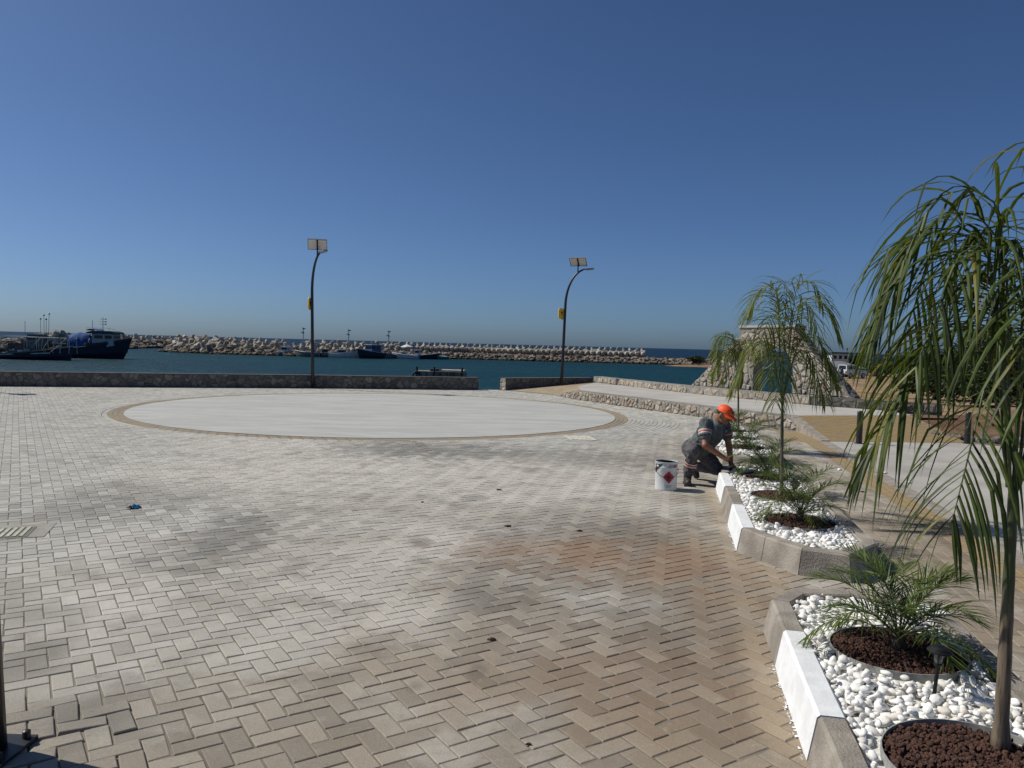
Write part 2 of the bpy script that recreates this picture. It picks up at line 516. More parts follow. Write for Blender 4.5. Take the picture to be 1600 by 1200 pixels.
# ------------------------------------------------------------------ sea and land
ZSEA = -1.89
def sea_mat():
    m, n, l, p = newmat('sea_water')
    pos = n.new('ShaderNodeNewGeometry').outputs['Position']
    sep = n.new('ShaderNodeSeparateXYZ'); l.new(pos, sep.inputs[0])
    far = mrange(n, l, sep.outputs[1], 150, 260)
    big = tnoise(n, l, pos, 0.03, 3)
    mp0 = n.new('ShaderNodeMapping'); mp0.inputs['Scale'].default_value = (0.012, 0.07, 1); l.new(pos, mp0.inputs[0])
    streak = tnoise(n, l, mp0.outputs[0], 1.0, 4, 0.6, 0.4)
    c = mixc(n, l, mrange(n, l, streak, 0.4, 0.65), (0.003, 0.036, 0.048), (0.004, 0.050, 0.060))
    mp1 = n.new('ShaderNodeMapping'); mp1.inputs['Scale'].default_value = (0.25, 0.9, 1); l.new(pos, mp1.inputs[0])
    rip = tnoise(n, l, mp1.outputs[0], 1.0, 6, 0.7)
    c = mixc(n, l, mrange(n, l, rip, 0.35, 0.65, 0, 0.6), c, (0.004, 0.026, 0.034))
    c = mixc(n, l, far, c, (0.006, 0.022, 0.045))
    l.new(c, p.inputs['Base Color'])
    p.inputs['Roughness'].default_value = 0.42
    p.inputs['IOR'].default_value = 1.33
    p.inputs['Specular IOR Level'].default_value = 0.14
    mp = n.new('ShaderNodeMapping'); mp.inputs['Scale'].default_value = (0.5, 1.0, 1); mp.inputs['Rotation'].default_value = (0, 0, 0.3); l.new(pos, mp.inputs[0])
    h = mth(n, l, 'ADD', tnoise(n, l, mp.outputs[0], 1.6, 5, 0.6), mth(n, l, 'MULTIPLY', tnoise(n, l, mp.outputs[0], 0.35, 3), 1.5))
    bump(n, l, p, h, 1.0, 0.6)
    return m
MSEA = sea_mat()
sea = link('sea', mesh('sea', [(-30000, -3000, ZSEA), (30000, -3000, ZSEA), (30000, 50000, ZSEA), (-30000, 50000, ZSEA)], [(0, 1, 2, 3)], MSEA))
tag(sea, kind='structure')

CC = Vector((-3.23, 19.2)); CR = 5.78
SW = [Vector((-26.0, 20.6)), Vector((-15.93, 23.9)), Vector((-12.46, 25.0)), Vector((-6.92, 26.95)), Vector((-1.25, 28.35))]   # sea wall, plaza side
SW2 = [Vector((-0.23, 28.5)), Vector((3.25, 31.0))]
BW = [Vector((3.25, 31.0)), Vector((5.21, 26.04)), Vector((6.40, 23.61)), Vector((8.06, 20.78)), Vector((9.42, 19.57)), Vector((10.6, 18.9))]

# quay body with the bedding sand on top
qpoly = [(-40, -14), (40, -14), (40, 14.6), (9.6, 14.6), (9.2, 15.4), (9.3, 18.0), (10.9, 19.0), (9.7, 19.9), (8.35, 21.0), (6.7, 23.8), (5.5, 26.2), (3.5, 31.4), (-0.25, 28.86), (-1.25, 28.72), (-6.8, 27.35), (-12.6, 25.4), (-16.1, 24.25), (-40, 16.5)]
qb = MB(); qb.ext([(x, y, -3.2) for x, y in qpoly], (0, 0, 3.2 - 0.005))
quay = qb.build('plaza_ground', MJOINT); tag(quay, kind='structure')

def soil_mat():
    m, n, l, p = newmat('soil')
    pos = n.new('ShaderNodeNewGeometry').outputs['Position']
    sep = n.new('ShaderNodeSeparateXYZ'); l.new(pos, sep.inputs[0])
    a = tnoise(n, l, pos, 0.5, 8, 0.65); b = tnoise(n, l, pos, 5, 8, 0.7)
    c = mixc(n, l, mrange(n, l, b, 0.35, 0.7), (0.155, 0.088, 0.055), (0.09, 0.056, 0.038))
    c = mixc(n, l, mrange(n, l, a, 0.45, 0.6), c, (0.19, 0.125, 0.078))
    sand = mixc(n, l, mrange(n, l, a, 0.4, 0.65), (0.34, 0.235, 0.14), (0.16, 0.115, 0.075))
    c = mixc(n, l, mrange(n, l, mth(n, l, 'ADD', sep.outputs[1], mth(n, l, 'MULTIPLY', a, 6)), 22, 26), c, sand)
    l.new(c, p.inputs['Base Color'])
    p.inputs['Roughness'].default_value = 0.97
    p.inputs['Specular IOR Level'].default_value = 0.1
    bump(n, l, p, b, 0.8, 0.08)
    return m
MSOIL = soil_mat()
def land_z(x, y):
    d = max(0.0, y - 20) / 75.0
    z = -0.10 - 1.45 * min(1, d) ** 0.8
    m_ = math.exp(-((x - 14) / 4.5) ** 2 - ((y - 21.5) / 4.5) ** 2)
    z += 0.38 * m_
    z += 0.16 * (noise.noise((x * 0.35, y * 0.35, 1.3))) * (0.5 + m_)
    z += 0.05 * noise.noise((x * 1.4, y * 1.4, 4.3))
    return z
def coast_x(y):
    return 0.395 * y + 1.2 * math.sin(y * 0.13) + 0.4
lv, lf, idx = [], [], {}
ys = [14.0 + 0.5 * i for i in range(44)] + [36 + 2.0 * i for i in range(48)] + [135, 150, 180, 240, 320]
us = [0, .3, .7, 1.2, 1.7, 2.2, 2.8, 3.4, 4, 4.6, 5.3, 6, 6.7, 7.5, 8.3, 9.2, 10.2, 11.5, 13, 15, 18, 22, 27, 34, 44, 60, 90, 150, 260]
for j, y in enumerate(ys):
    x0 = coast_x(y) if y > 21.5 else max(9.0, coast_x(21.5) - (21.5 - y) * 0.0)
    for i, u in enumerate(us):
        x = x0 + u
        if y > 128: x = x0 + 12 + u
        z = land_z(x, y)
        if y > 21.5: z = min(z, ZSEA - 0.3 + u * 0.9)
        if y > 130 : z = ZSEA - 0.5
        if y < 16 : z = min(z, -0.05)
        lv.append((x, y, z))
nx = len(us)
for j in range(len(ys) - 1):
    for i in range(nx - 1):
        lf.append((j * nx + i, j * nx + i + 1, (j + 1) * nx + i + 1, (j + 1) * nx + i))
land = link('shore_ground', mesh('shore_ground', lv, lf, MSOIL, smooth=True)); tag(land, kind='structure')

# ------------------------------------------------------------------ paving
def clip(poly, a, b, c):             # keep a*x+b*y <= c
    out = []
    n = len(poly)
    for i in range(n):
        p, q = poly[i], poly[(i + 1) % n]
        dp, dq = a * p[0] + b * p[1] - c, a * q[0] + b * q[1] - c
        if dp <= 0: out.append(p)
        if (dp < 0 < dq) or (dq < 0 < dp):
            t = dp / (dp - dq)
            out.append((p[0] + (q[0] - p[0]) * t, p[1] + (q[1] - p[1]) * t))
    return out

def parea(poly):
    return 0.5 * sum(poly[i][0] * poly[(i + 1) % len(poly)][1] - poly[(i + 1) % len(poly)][0] * poly[i][1] for i in range(len(poly)))

def inset(poly, d):
    out = list(poly)
    n = len(poly)
    for i in range(n):
        p, q = poly[i], poly[(i + 1) % n]
        ex, ey = q[0] - p[0], q[1] - p[1]
        L = math.hypot(ex, ey)
        if L < 1e-6: continue
        nx_, ny_ = ey / L, -ex / L
        out = clip(out, nx_, ny_, nx_ * p[0] + ny_ * p[1] - d)
        if len(out) < 3: return []
    return out

U0 = 0.0999
HA = math.radians(32.8)
UX = Vector((math.cos(HA), math.sin(HA))); VX = Vector((-math.sin(HA), math.cos(HA)))
ORG = Vector((-0.556, 3.686))      # upper left corner of a reference paver
GAP = 0.0065; CH = 0.0038
def ring_limit(ang):               # outer radius of the circular courses
    d = math.degrees(ang)
    if -75 < d < 35: return CR + 1.6
    return CR + 0.42
hp = []     # (centre, is_depth)
NR = 330
for i in range(-NR, NR):
    for j in range(-100, 100):
        # lattice vectors (1,1) and (2,-2)
        bx, by = i + 2 * j, i - 2 * j
        for kind in (0, 1):
            if kind == 0: c = (bx + 0.5, by - 1.0)           # depth paver 1 x 2, its upper left corner at (bx,by)
            else: c = (bx + 2.0, by - 1.5)                   # lateral paver 2 x 1 to its right
            p = ORG + UX * (c[0] * U0) + VX * (c[1] * U0)
            if p.y < 1.6 or p.y > 31.5 or p.x < -0.74 * p.y - 1.6 or p.x > 7: continue
            hp.append((p, kind))
def wall_y(pts, x):
    for a, b in zip(pts[:-1], pts[1:]):
        if a.x <= x <= b.x: return a.y + (b.y - a.y) * (x - a.x) / (b.x - a.x)
    return pts[-1].y if x > pts[-1].x else pts[0].y
RET = [Vector((1.43, 26.67)), Vector((2.06, 24.57)), Vector((3.58, 21.7)), Vector((4.25, 20.34)), Vector((4.76, 19.4)), Vector((5.65, 17.75)), Vector((6.08, 17.2)), Vector((6.30, 16.05))]
def halfplanes(p):
    hs = []
    q = p - CC
    r = q.length
    lim = ring_limit(math.atan2(q.y, q.x))
    if r < lim + 0.15:
        nrm = q / r
        hs.append((-nrm.x, -nrm.y, -(nrm.dot(CC) + lim)))
    a = p.x * AXv.x + p.y * AXv.y; b = p.x * BXv.x + p.y * BXv.y
    if b > 1.45: hs.append((BXv.x, BXv.y, 1.70))
    # walls
    path = SW + SW2[:]
    for s0, s1 in list(zip(path[:-1], path[1:])):
        if s0.x - 0.2 <= p.x <= s1.x + 0.2:
            e = (s1 - s0).normalized(); nn = Vector((-e.y, e.x))
            if abs(nn.dot(p - s0)) < 0.3 or nn.dot(p - s0) > 0: hs.append((nn.x, nn.y, nn.dot(s0) + (0.0 if not (s0 is SW[-1]) else 0.3)))
    for s0, s1 in list(zip(RET[:-1], RET[1:])):
        if s1.y - 0.1 <= p.y <= s0.y + 0.1:
            e = (s1 - s0).normalized(); nn = Vector((-e.y, e.x))
            if nn.dot(p - s0) > -0.3: hs.append((nn.x, nn.y, nn.dot(s0) + 0.02))
    if p.y > 26.67 and p.x > 1.3:
        hs.append((1, 0, 1.43))
    return hs

def paver_template(lx, ly):
    hx, hy = lx / 2 - GAP / 2, ly / 2 - GAP / 2
    o = [(-hx, -hy), (hx, -hy), (hx, hy), (-hx, hy)]
    i_ = [(-hx + CH, -hy + CH), (hx - CH, -hy + CH), (hx - CH, hy - CH), (-hx + CH, hy - CH)]
    v = [(x, y, -0.03) for x, y in o] + [(x, y, -0.0035) for x, y in o] + [(x, y, 0) for x, y in i_]
    f = [(8, 9, 10, 11)] + [(4 + k, 4 + (k + 1) % 4, 8 + (k + 1) % 4, 8 + k) for k in range(4)] + [(k, (k + 1) % 4, 4 + (k + 1) % 4, 4 + k) for k in range(4)]
    return np.array(v), f
TV, TF = paver_template(2 * U0, U0)

whole, cut = [], []
for p, kind in hp:
    hs = halfplanes(p)
    ang = HA if kind == 1 else HA + math.pi / 2
    if not hs:
        whole.append((p, ang)); continue
    c, s = math.cos(ang), math.sin(ang)
    poly = [(p.x + c * x - s * y, p.y + s * x + c * y) for x, y in ((-U0, -U0 / 2), (U0, -U0 / 2), (U0, U0 / 2), (-U0, U0 / 2))]
    A0 = parea(poly)
    for h in hs:
        poly = clip(poly, *h)
        if len(poly) < 3: break
    if len(poly) < 3: continue
    A1 = parea(poly)
    if A1 > 0.995 * A0: whole.append((p, ang))
    elif A1 > 0.0012: cut.append(poly)

# walkway courses beside the planters: stretcher bond along the planters
def course_polys():
    out_g, out_t = [], []
    k = 0
    b = 1.70
    while b < 2.93:
        a = 1.2 + (0.1 if k % 2 else 0)
        while a < 17.2:
            p = [AB(a, b), AB(a, b + 0.1), AB(a + 0.2, b + 0.1), AB(a + 0.2, b)]
            c = AB(a + 0.1, b + 0.05)
            ok = True
            for s0, s1 in zip(RET[:-1], RET[1:]):
                if s1.y <= c.y <= s0.y and c.x > s0.x + (s1.x - s0.x) * (c.y - s0.y) / (s1.y - s0.y) - 0.06: ok = False
            if ok:
                poly = [(q.x, q.y) for q in p]
                (out_t if 2.6 < b + 0.05 < 2.9 or (a > 15.3 and b > 2.2) else out_g).append(poly)
            a += 0.2
        b += 0.1; k += 1
    return out_g, out_t
cg, ct = course_polys()
# circular courses round the slab
def ring_polys(r0, r1, a0, a1, off):
    out = []
    n = max(1, int((a1 - a0) * (r0 + 0.05) / 0.2))
    for k in range(n):
        t0 = a0 + (a1 - a0) * (k + off) / n; t1 = a0 + (a1 - a0) * (k + 1 + off) / n
        tm = (t0 + t1) / 2
        out.append([(CC.x + r * math.cos(t), CC.y + r * math.sin(t)) for r, t in ((r0, t0), (r1, t0), (r1, tm), (r1, t1), (r0, t1))])
    return out
rt, rg_ = [], []
for k in range(3):
    rt += ring_polys(CR + 0.01 + 0.1 * k, CR + 0.11 + 0.1 * k, 0, 2 * math.pi, 0.5 * (k % 2))
rg_ += ring_polys(CR + 0.31, CR + 0.41, math.radians(35), math.radians(285), 0.5)
for k in range(3, 16):
    rg_ += ring_polys(CR + 0.01 + 0.1 * k, CR + 0.11 + 0.1 * k, math.radians(-75), math.radians(35), 0.5 * (k % 2))
def keep_ring(poly):
    x = sum(q[0] for q in poly) / len(poly); y = sum(q[1] for q in poly) / len(poly)
    for s0, s1 in zip(RET[:-1], RET[1:]):
        if s1.y <= y <= s0.y and x > s0.x + (s1.x - s0.x) * (y - s0.y) / (s1.y - s0.y) - 0.05: return False
    return True
rg_ = [q for q in rg_ if keep_ring(q)]

def poly_paver(mb, poly, zt, rnd, gap=GAP):
    o = inset(poly, gap / 2)
    i_ = inset(poly, gap / 2 + CH)
    if len(o) < 3: return
    if len(i_) != len(o):
        cxm = sum(q[0] for q in o) / len(o); cym = sum(q[1] for q in o) / len(o)
        i_ = [(cxm + (x - cxm) * 0.93, cym + (y - cym) * 0.93) for x, y in o]
    n = len(o)
    v = [(x, y, -0.03) for x, y in o] + [(x, y, zt - 0.0035) for x, y in o] + [(x, y, zt) for x, y in i_]
    f = [tuple(range(2 * n, 3 * n))] + [(n + k, n + (k + 1) % n, 2 * n + (k + 1) % n, 2 * n + k) for k in range(n)] + [(k, (k + 1) % n, n + (k + 1) % n, n + k) for k in range(n)]
    mb.add(v, f, 0, rnd)

pave = bpy.data.objects.new('paving', None); COL.objects.link(pave); WM[pave] = Matrix.Identity(4)
tag(pave, kind='structure')
def in_view(p, m=20):
    x, y = proj(p)
    return -m < x < 1600 + m and -m < y < 1200 + m
whole.sort(key=lambda q: q[0].length)
near, rest = [], []
for q in whole:
    if len(near) < 300 and in_view((q[0].x, q[0].y, 0), 60): near.append(q)
    else: rest.append(q)
def chipped(r):
    v = [list(q) for q in TV]
    for k in range(4):
        dx, dy = r.gauss(0, 0.0009), r.gauss(0, 0.0009)
        c = r.uniform(0.004, 0.012) if r.random() < 0.22 else 0.0
        for lv_ in (4, 8):
            q = v[lv_ + k]
            q[0] += dx - math.copysign(c, q[0]); q[1] += dy - math.copysign(c * 0.6, q[1])
            if c and lv_ == 8: q[2] -= 0.001
    return v
rch = random.Random(3)
tmpls = [mesh('paver', chipped(rch), TF, MPAVE) for _ in range(16)]
SUNK = {}
for i, (p, ang) in enumerate(near):
    x, y = proj((p.x, p.y, 0))
    dz = random.uniform(-0.0018, 0.0012); tx = random.gauss(0, 0.006); ty = random.gauss(0, 0.006)
    extra = Matrix.Identity(4)
    if x < 215 and y > 1095:                              # loose pavers in the near left corner
        dz += random.uniform(0.002, 0.011); tx += random.gauss(0, 0.025); ty += random.gauss(0, 0.025)
        extra = Matrix.Rotation(random.gauss(0, 0.03), 4, 'Z')
    mt = Matrix.Translation((p.x, p.y, dz)) @ Matrix.Rotation(ang + random.gauss(0, 0.004), 4, 'Z') @ extra @ Matrix.Rotation(tx, 4, 'X') @ Matrix.Rotation(ty * 0.5, 4, 'Y')
    link('paver', tmpls[rch.randrange(16)], pave, mt)
nb = len(rest)
C_ = np.array([(q[0].x, q[0].y) for q in rest]); A_ = np.array([q[1] for q in rest]) + RG.normal(0, 0.004, nb)
cs, sn = np.cos(A_), np.sin(A_)
vx = TV[None, :, 0] * cs[:, None] - TV[None, :, 1] * sn[:, None] + C_[:, 0:1]
vy = TV[None, :, 0] * sn[:, None] + TV[None, :, 1] * cs[:, None] + C_[:, 1:2]
tlt = RG.normal(0, 0.006, (nb, 2))
vz = TV[None, :, 2] + RG.uniform(-0.0018, 0.0012, (nb, 1)) + TV[None, :, 0] * tlt[:, 0:1] + TV[None, :, 1] * tlt[:, 1:2]
jt = RG.normal(0, 0.001, (nb, 4, 2))
for k_ in range(4):
    for l_ in (4, 8):
        vx[:, l_ + k_] += jt[:, k_, 0]; vy[:, l_ + k_] += jt[:, k_, 1]
V_ = np.stack([vx, vy, vz], -1).reshape(-1, 3)
me = bpy.data.meshes.new('paver_field')
Fq = np.array(TF)[None, :, :] + (np.arange(nb) * 12)[:, None, None]
Fq = Fq.reshape(-1, 4)
me.vertices.add(len(V_)); me.vertices.foreach_set('co', V_.ravel())
me.loops.add(Fq.size); me.loops.foreach_set('vertex_index', Fq.ravel().astype(np.int32))
me.polygons.add(len(Fq)); me.polygons.foreach_set('loop_start', np.arange(0, Fq.size, 4, dtype=np.int32))
me.materials.append(MPAVE)
me.polygons.foreach_set('use_smooth', [False] * len(me.polygons))
me.update(calc_edges=True)
at = me.attributes.new('rnd', 'FLOAT', 'FACE')
at.data.foreach_set('value', np.repeat(RG.random(nb), 9).astype(np.float32))
o = link('paver_field', me, pave); tag(o, kind='stuff')
mb = MB()
for poly in cut: poly_paver(mb, poly, random.uniform(-0.0018, 0.001), random.random())
tag(mb.build('cut_pavers', MPAVE, pave), kind='stuff')
mb = MB()
for poly in cg + rg_: poly_paver(mb, poly, random.uniform(-0.0018, 0.001), random.random())
tag(mb.build('grey_courses', MPAVE, pave), kind='stuff')
mb = MB()
for poly in ct: poly_paver(mb, poly, random.uniform(-0.0018, 0.001), random.random())
tag(mb.build('tan_courses', MTAN, pave), kind='stuff')
mb = MB()
for poly in rt: poly_paver(mb, poly, random.uniform(-0.0018, 0.001), random.random())
tag(mb.build('tan_ring_courses', MTANC, pave), kind='stuff')

# round concrete slab
NB = 120
mb = MB(); mb.ext([(CC.x + CR * math.cos(2 * math.pi * k / NB), CC.y + CR * math.sin(2 * math.pi * k / NB), -0.05) for k in range(NB)], (0, 0, 0.056))
tag(mb.build('round_slab', MDISC), kind='structure')
# concrete roadway and its flush border
mb = MB(); mb.ext([AB(0.2, 2.90, -0.05), AB(0.2, 3.10, -0.05), AB(15.75, 3.10, -0.05), AB(15.75, 2.90, -0.05)], (0, 0, 0.052))
tag(mb.build('road_border', MKERB), kind='structure')
mb = MB()
rp = [AB(-2, 3.10), AB(-2, 40), Vector((38, 14.45, 0)), Vector((9.7, 14.5, 0)), Vector((9.0, 15.12, 0)), AB(15.72, 3.10)]
mb.ext([(q.x, q.y, -0.05) for q in rp], (0, 0, 0.050))
tag(mb.build('road', MROAD), kind='structure')

# ------------------------------------------------------------------ stone work
def voro(L, H, cell, rs, jit=0.62):
    r = random.Random(rs)
    pts = []
    ny_ = max(1, round(H / cell)); nx_ = max(1, round(L / (cell * 1.15)))
    for j in range(-1, ny_ + 1):
        for i in range(-1, nx_ + 1):
            if r.random() < 0.16: continue
            pts.append(((i + 0.5 + (0.5 if j % 2 else 0) + r.uniform(-jit, jit)) * L / nx_, (j + 0.5 + r.uniform(-jit, jit) * 0.8) * H / ny_))
    out = []
    R2 = (3.6 * cell) ** 2
    for a in pts:
        if not (-0.01 < a[0] < L + 0.01 and -0.01 < a[1] < H + 0.01): continue
        poly = [(0, 0), (L, 0), (L, H), (0, H)]
        for b in pts:
            if b is a: continue
            dx, dy = b[0] - a[0], b[1] - a[1]
            if dx * dx + dy * dy > R2: continue
            poly = clip(poly, dx, dy, dx * (a[0] + b[0]) / 2 + dy * (a[1] + b[1]) / 2)
            if len(poly) < 3: break
        if len(poly) >= 3: out.append(poly)
    return out

def stone_face(parent, O, U, V, L, H, cell, depth, mat, rs, clips=(), gap=0.014, holes=(), name='stone'):
    """irregular stones proud of the mortar face O + u U + v V"""
    U = Vector(U).normalized(); V = Vector(V); V = (V - U * V.dot(U)).normalized(); N = U.cross(V)
    r = random.Random(rs * 7 + 1)
    inv = WM[parent].inverted()
    for poly in voro(L, H, cell, rs):
        for c in clips:
            poly = clip(poly, *c)
            if len(poly) < 3: break
        if len(poly) < 3: continue
        cu = sum(q[0] for q in poly) / len(poly); cv = sum(q[1] for q in poly) / len(poly)
        if any(h(cu, cv) for h in holes): continue
        o = inset(poly, gap / 2 * r.uniform(0.7, 1.6))
        if len(o) < 3 or parea(o) < 0.0007: continue
        n = len(o)
        d = depth * r.uniform(0.55, 1.15)
        tu, tv = r.uniform(-0.12, 0.12), r.uniform(-0.12, 0.12)
        v = [(x - cu, y - cv, -0.004) for x, y in o]
        v += [((x - cu) * 0.95, (y - cv) * 0.95, d * 0.6) for x, y in o]
        v += [((x - cu) * 0.68, (y - cv) * 0.68, d + (x - cu) * tu + (y - cv) * tv) for x, y in o]
        f = [tuple(range(2 * n, 3 * n))]
        for s in (0, 1):
            f += [(s * n + k, s * n + (k + 1) % n, (s + 1) * n + (k + 1) % n, (s + 1) * n + k) for k in range(n)]
        c = Vector(O) + U * cu + V * cv
        mt = Matrix(((U.x, V.x, N.x, c.x), (U.y, V.y, N.y, c.y), (U.z, V.z, N.z, c.z), (0, 0, 0, 1)))
        link(name, mesh(name, v, f, mat), parent, inv @ mt)

def wall_thing(name, pts, z0, z1, th, label, cell, mat, rs, ends=(False, False), depth=0.02):
    """a low wall; pts run left to right along the face that looks to the plaza (face on the right-hand side of travel)"""
    t = thing(name, (pts[0].x, pts[0].y, z0), label, 'wall')
    n = len(pts)
    off = []
    for i in range(n):
        e0 = (pts[min(i + 1, n - 1)] - pts[max(i - 1, 0)]).normalized()
        off.append(Vector((-e0.y, e0.x)) * th)
    for i in range(n - 1):
        a, b = pts[i], pts[i + 1]
        mb = MB()
        mb.ext([(a.x, a.y, z0 - 0.05), (b.x, b.y, z0 - 0.05), (b.x + off[i + 1].x, b.y + off[i + 1].y, z0 - 0.05), (a.x + off[i].x, a.y + off[i].y, z0 - 0.05)], (0, 0, z1 - z0 + 0.05))
        mb.build('core', MMORTARD if mat is MSTONED else MMORTAR, t)
        L = (b - a).length
        stone_face(t, (a.x, a.y, z0), (b.x - a.x, b.y - a.y, 0), (0, 0, 1), L, z1 - z0 - 0.015, cell, depth, mat, rs + i)
    if ends[0]:
        a = pts[0] + off[0]
        stone_face(t, (a.x, a.y, z0), (pts[0].x - a.x, pts[0].y - a.y, 0), (0, 0, 1), th, z1 - z0 - 0.02, cell, depth, MSTONE, rs + 50)  # sunlit end painted with the lighter stone
    if ends[1]:
        a = pts[-1]; b = pts[-1] + off[-1]
        stone_face(t, (a.x, a.y, z0), (b.x - a.x, b.y - a.y, 0), (0, 0, 1), th, z1 - z0 - 0.02, cell, depth, mat, rs + 60)
    return t

def capstrip(t, pts, z, th, w_out=0.0):
    n = len(pts)
    for i in range(n - 1):
        a, b = pts[i], pts[i + 1]
        e = (b - a).normalized(); nn = Vector((-e.y, e.x)) * (th)
        mb = MB()
        mb.ext([(a.x, a.y, z), (b.x, b.y, z), (b.x + nn.x, b.y + nn.y, z), (a.x + nn.x, a.y + nn.y, z)], (0, 0, 0.02))
        mb.build('mortar_cap', MMORTAR, t)

SWT = 0.46
t = wall_thing('sea_wall', SW, 0, SWT, 0.36, 'long low shaded stone sea wall along the far edge of the plaza, left of the gap', 0.165, MSTONED, 100, (False, True))
t = wall_thing('sea_wall', SW2, 0, SWT, 0.36, 'short low stone sea wall behind the right lamp post, right of the gap to the water', 0.165, MSTONED, 140, (True, False))
ZP = 0.28
t = wall_thing('sea_wall', [BW[0] + Vector((0.03, -0.08))] + BW[1:4], ZP, ZP + 0.24, 0.36, 'sunlit low stone wall at the back of the raised concrete platform below the monument', 0.17, MSTONE, 180)
t = wall_thing('sea_wall', [BW[3] + Vector((0.03, -0.02))] + BW[4:], ZP, ZP + 0.24, 0.36, 'grey low stone wall to the right of the monument with sand behind it', 0.17, MSTONED, 190)

# retaining wall: top climbs, runs level, then drops along the ramp
t = thing('retaining_wall', (RET[0].x, RET[0].y, 0), 'low rough stone retaining wall that carries the raised platform behind the kneeling person', 'wall')
rz_ = [0.02, ZP + 0.02, ZP + 0.02, ZP + 0.02, ZP + 0.02, ZP + 0.02, ZP + 0.02, 0.03]
for i in range(len(RET) - 1):
    a, b = RET[i], RET[i + 1]
    e = (b - a).normalized(); nn = Vector((-e.y, e.x)) * 0.22
    mb = MB()
    lo = [(a.x, a.y, -0.03), (b.x, b.y, -0.03), (b.x + nn.x, b.y + nn.y, -0.03), (a.x + nn.x, a.y + nn.y, -0.03)]
    hi = [(a.x, a.y, rz_[i]), (b.x, b.y, rz_[i + 1]), (b.x + nn.x, b.y + nn.y, rz_[i + 1]), (a.x + nn.x, a.y + nn.y, rz_[i])]
    mb.add(lo + hi, [(0, 3, 2, 1), (4, 5, 6, 7), (0, 1, 5, 4), (1, 2, 6, 5), (2, 3, 7, 6), (3, 0, 4, 7)])
    mb.build('core', MMORTAR, t)
    L = (b - a).length
    h0, h1 = rz_[i] - 0.02, rz_[i + 1] - 0.02
    cl = [] if abs(h0 - h1) < 0.01 else [(-(h1 - h0) / L, 1, h0)]
    stone_face(t, (a.x, a.y, 0), (b.x - a.x, b.y - a.y, 0), (0, 0, 1), L, max(h0, h1), 0.135, 0.03, MSTONE, 220 + i, clips=cl, gap=0.02)

# raised platform, its left ramp and the tan ramp
mb = MB()
pp = [RET[1], RET[2], RET[3], RET[4], RET[5], RET[6]]
inner = [p + Vector((0.17, 0.10)) for p in pp]
plat = inner + [Vector((6.33, 17.24)), Vector((8.18, 17.8)), Vector((9.5, 18.2)), BW[4] + Vector((0.1, 0.05)), BW[3] + Vector((0.1, 0.05)), BW[2] + Vector((0.1, 0.05)), BW[1] + Vector((0.1, 0.05)), Vector((3.3, 30.6)), Vector((2.35, 27.4))]
mb.ext([(q.x, q.y, -0.03) for q in plat], (0, 0, ZP + 0.03))
tag(mb.build('platform', MPLAT), kind='structure')
mb = MB()
mb.add([(2.2, 24.7, ZP - 0.004), (2.36, 27.4, ZP - 0.004), (3.3, 30.7, ZP - 0.004), (-0.1, 28.45, 0.012), (1.46, 26.7, 0.012)], [(0, 1, 2, 3, 4)])
tag(mb.build('platform_ramp', M('tan_ramp', (0.34, 0.26, 0.165), (0.27, 0.215, 0.145), 3, 0.9, 0.3, 50)), kind='structure')
# tan ramp with its courses as separate pavers
ramp = bpy.data.objects.new('ramp', None); COL.objects.link(ramp); WM[ramp] = Matrix.Identity(4); tag(ramp, kind='structure')
r0, r1, r2, r3 = Vector((6.17, 14.80, 0.004)), Vector((9.0, 15.12, 0.004)), Vector((9.45, 18.15, ZP)), Vector((6.42, 17.24, ZP))
mb = MB(); mb.add([r0 - Vector((0, 0, .008)), r1 - Vector((0, 0, .008)), r2 - Vector((0, 0, .008)), r3 - Vector((0, 0, .008)), (r0.x, r0.y, -.05), (r1.x, r1.y, -.05), (r2.x, r2.y, -.05), (r3.x, r3.y, -.05)], [(0, 1, 2, 3), (4, 7, 6, 5), (0, 4, 5, 1), (1, 5, 6, 2), (2, 6, 7, 3), (3, 7, 4, 0)])
mb.build('ramp_bed', MJOINT, ramp)
def rq(u, v):
    return r0.lerp(r1, u).lerp(r3.lerp(r2, u), v)
mb = MB()
nv = 27
for j in range(nv):
    nu = 14
    for i in range(-1, nu):
        u0, u1 = (i + 0.5 * (j % 2)) / nu, (i + 1 + 0.5 * (j % 2)) / nu
        u0, u1 = max(0, u0) + 0.0012, min(1, u1) - 0.0012
        if u1 - u0 < 0.01: continue
        v0, v1 = j / nv + 0.002, (j + 1) / nv - 0.002
        q = [rq(u0, v0), rq(u1, v0), rq(u1, v1), rq(u0, v1)]
        dz = Vector((0, 0, random.uniform(0, 0.0025)))
        lo = [p - Vector((0, 0, 0.02)) for p in q]
        mb.add([p + dz for p in q] + lo, [(0, 1, 2, 3), (4, 5, 1, 0), (5, 6, 2, 1), (6, 7, 3, 2), (7, 4, 0, 3)], 0, random.random())
tag(mb.build('tan_ramp_pavers', MTANR, ramp), kind='stuff')
mb = MB()
e0 = (r3 - r0); sd = Vector((-0.17, 0, 0))
q = [r0 + Vector((0, 0, .012)), r3 + Vector((0, 0, .012)), r3 + sd + Vector((0, 0, .012)), r0 + sd + Vector((0, 0, .012))]
mb.add(q + [Vector((p.x, p.y, -0.04)) for p in q], [(0, 1, 2, 3), (0, 4, 5, 1), (1, 5, 6, 2), (2, 6, 7, 3), (3, 7, 4, 0)])
mb.build('ramp_edging', MKERB, ramp)

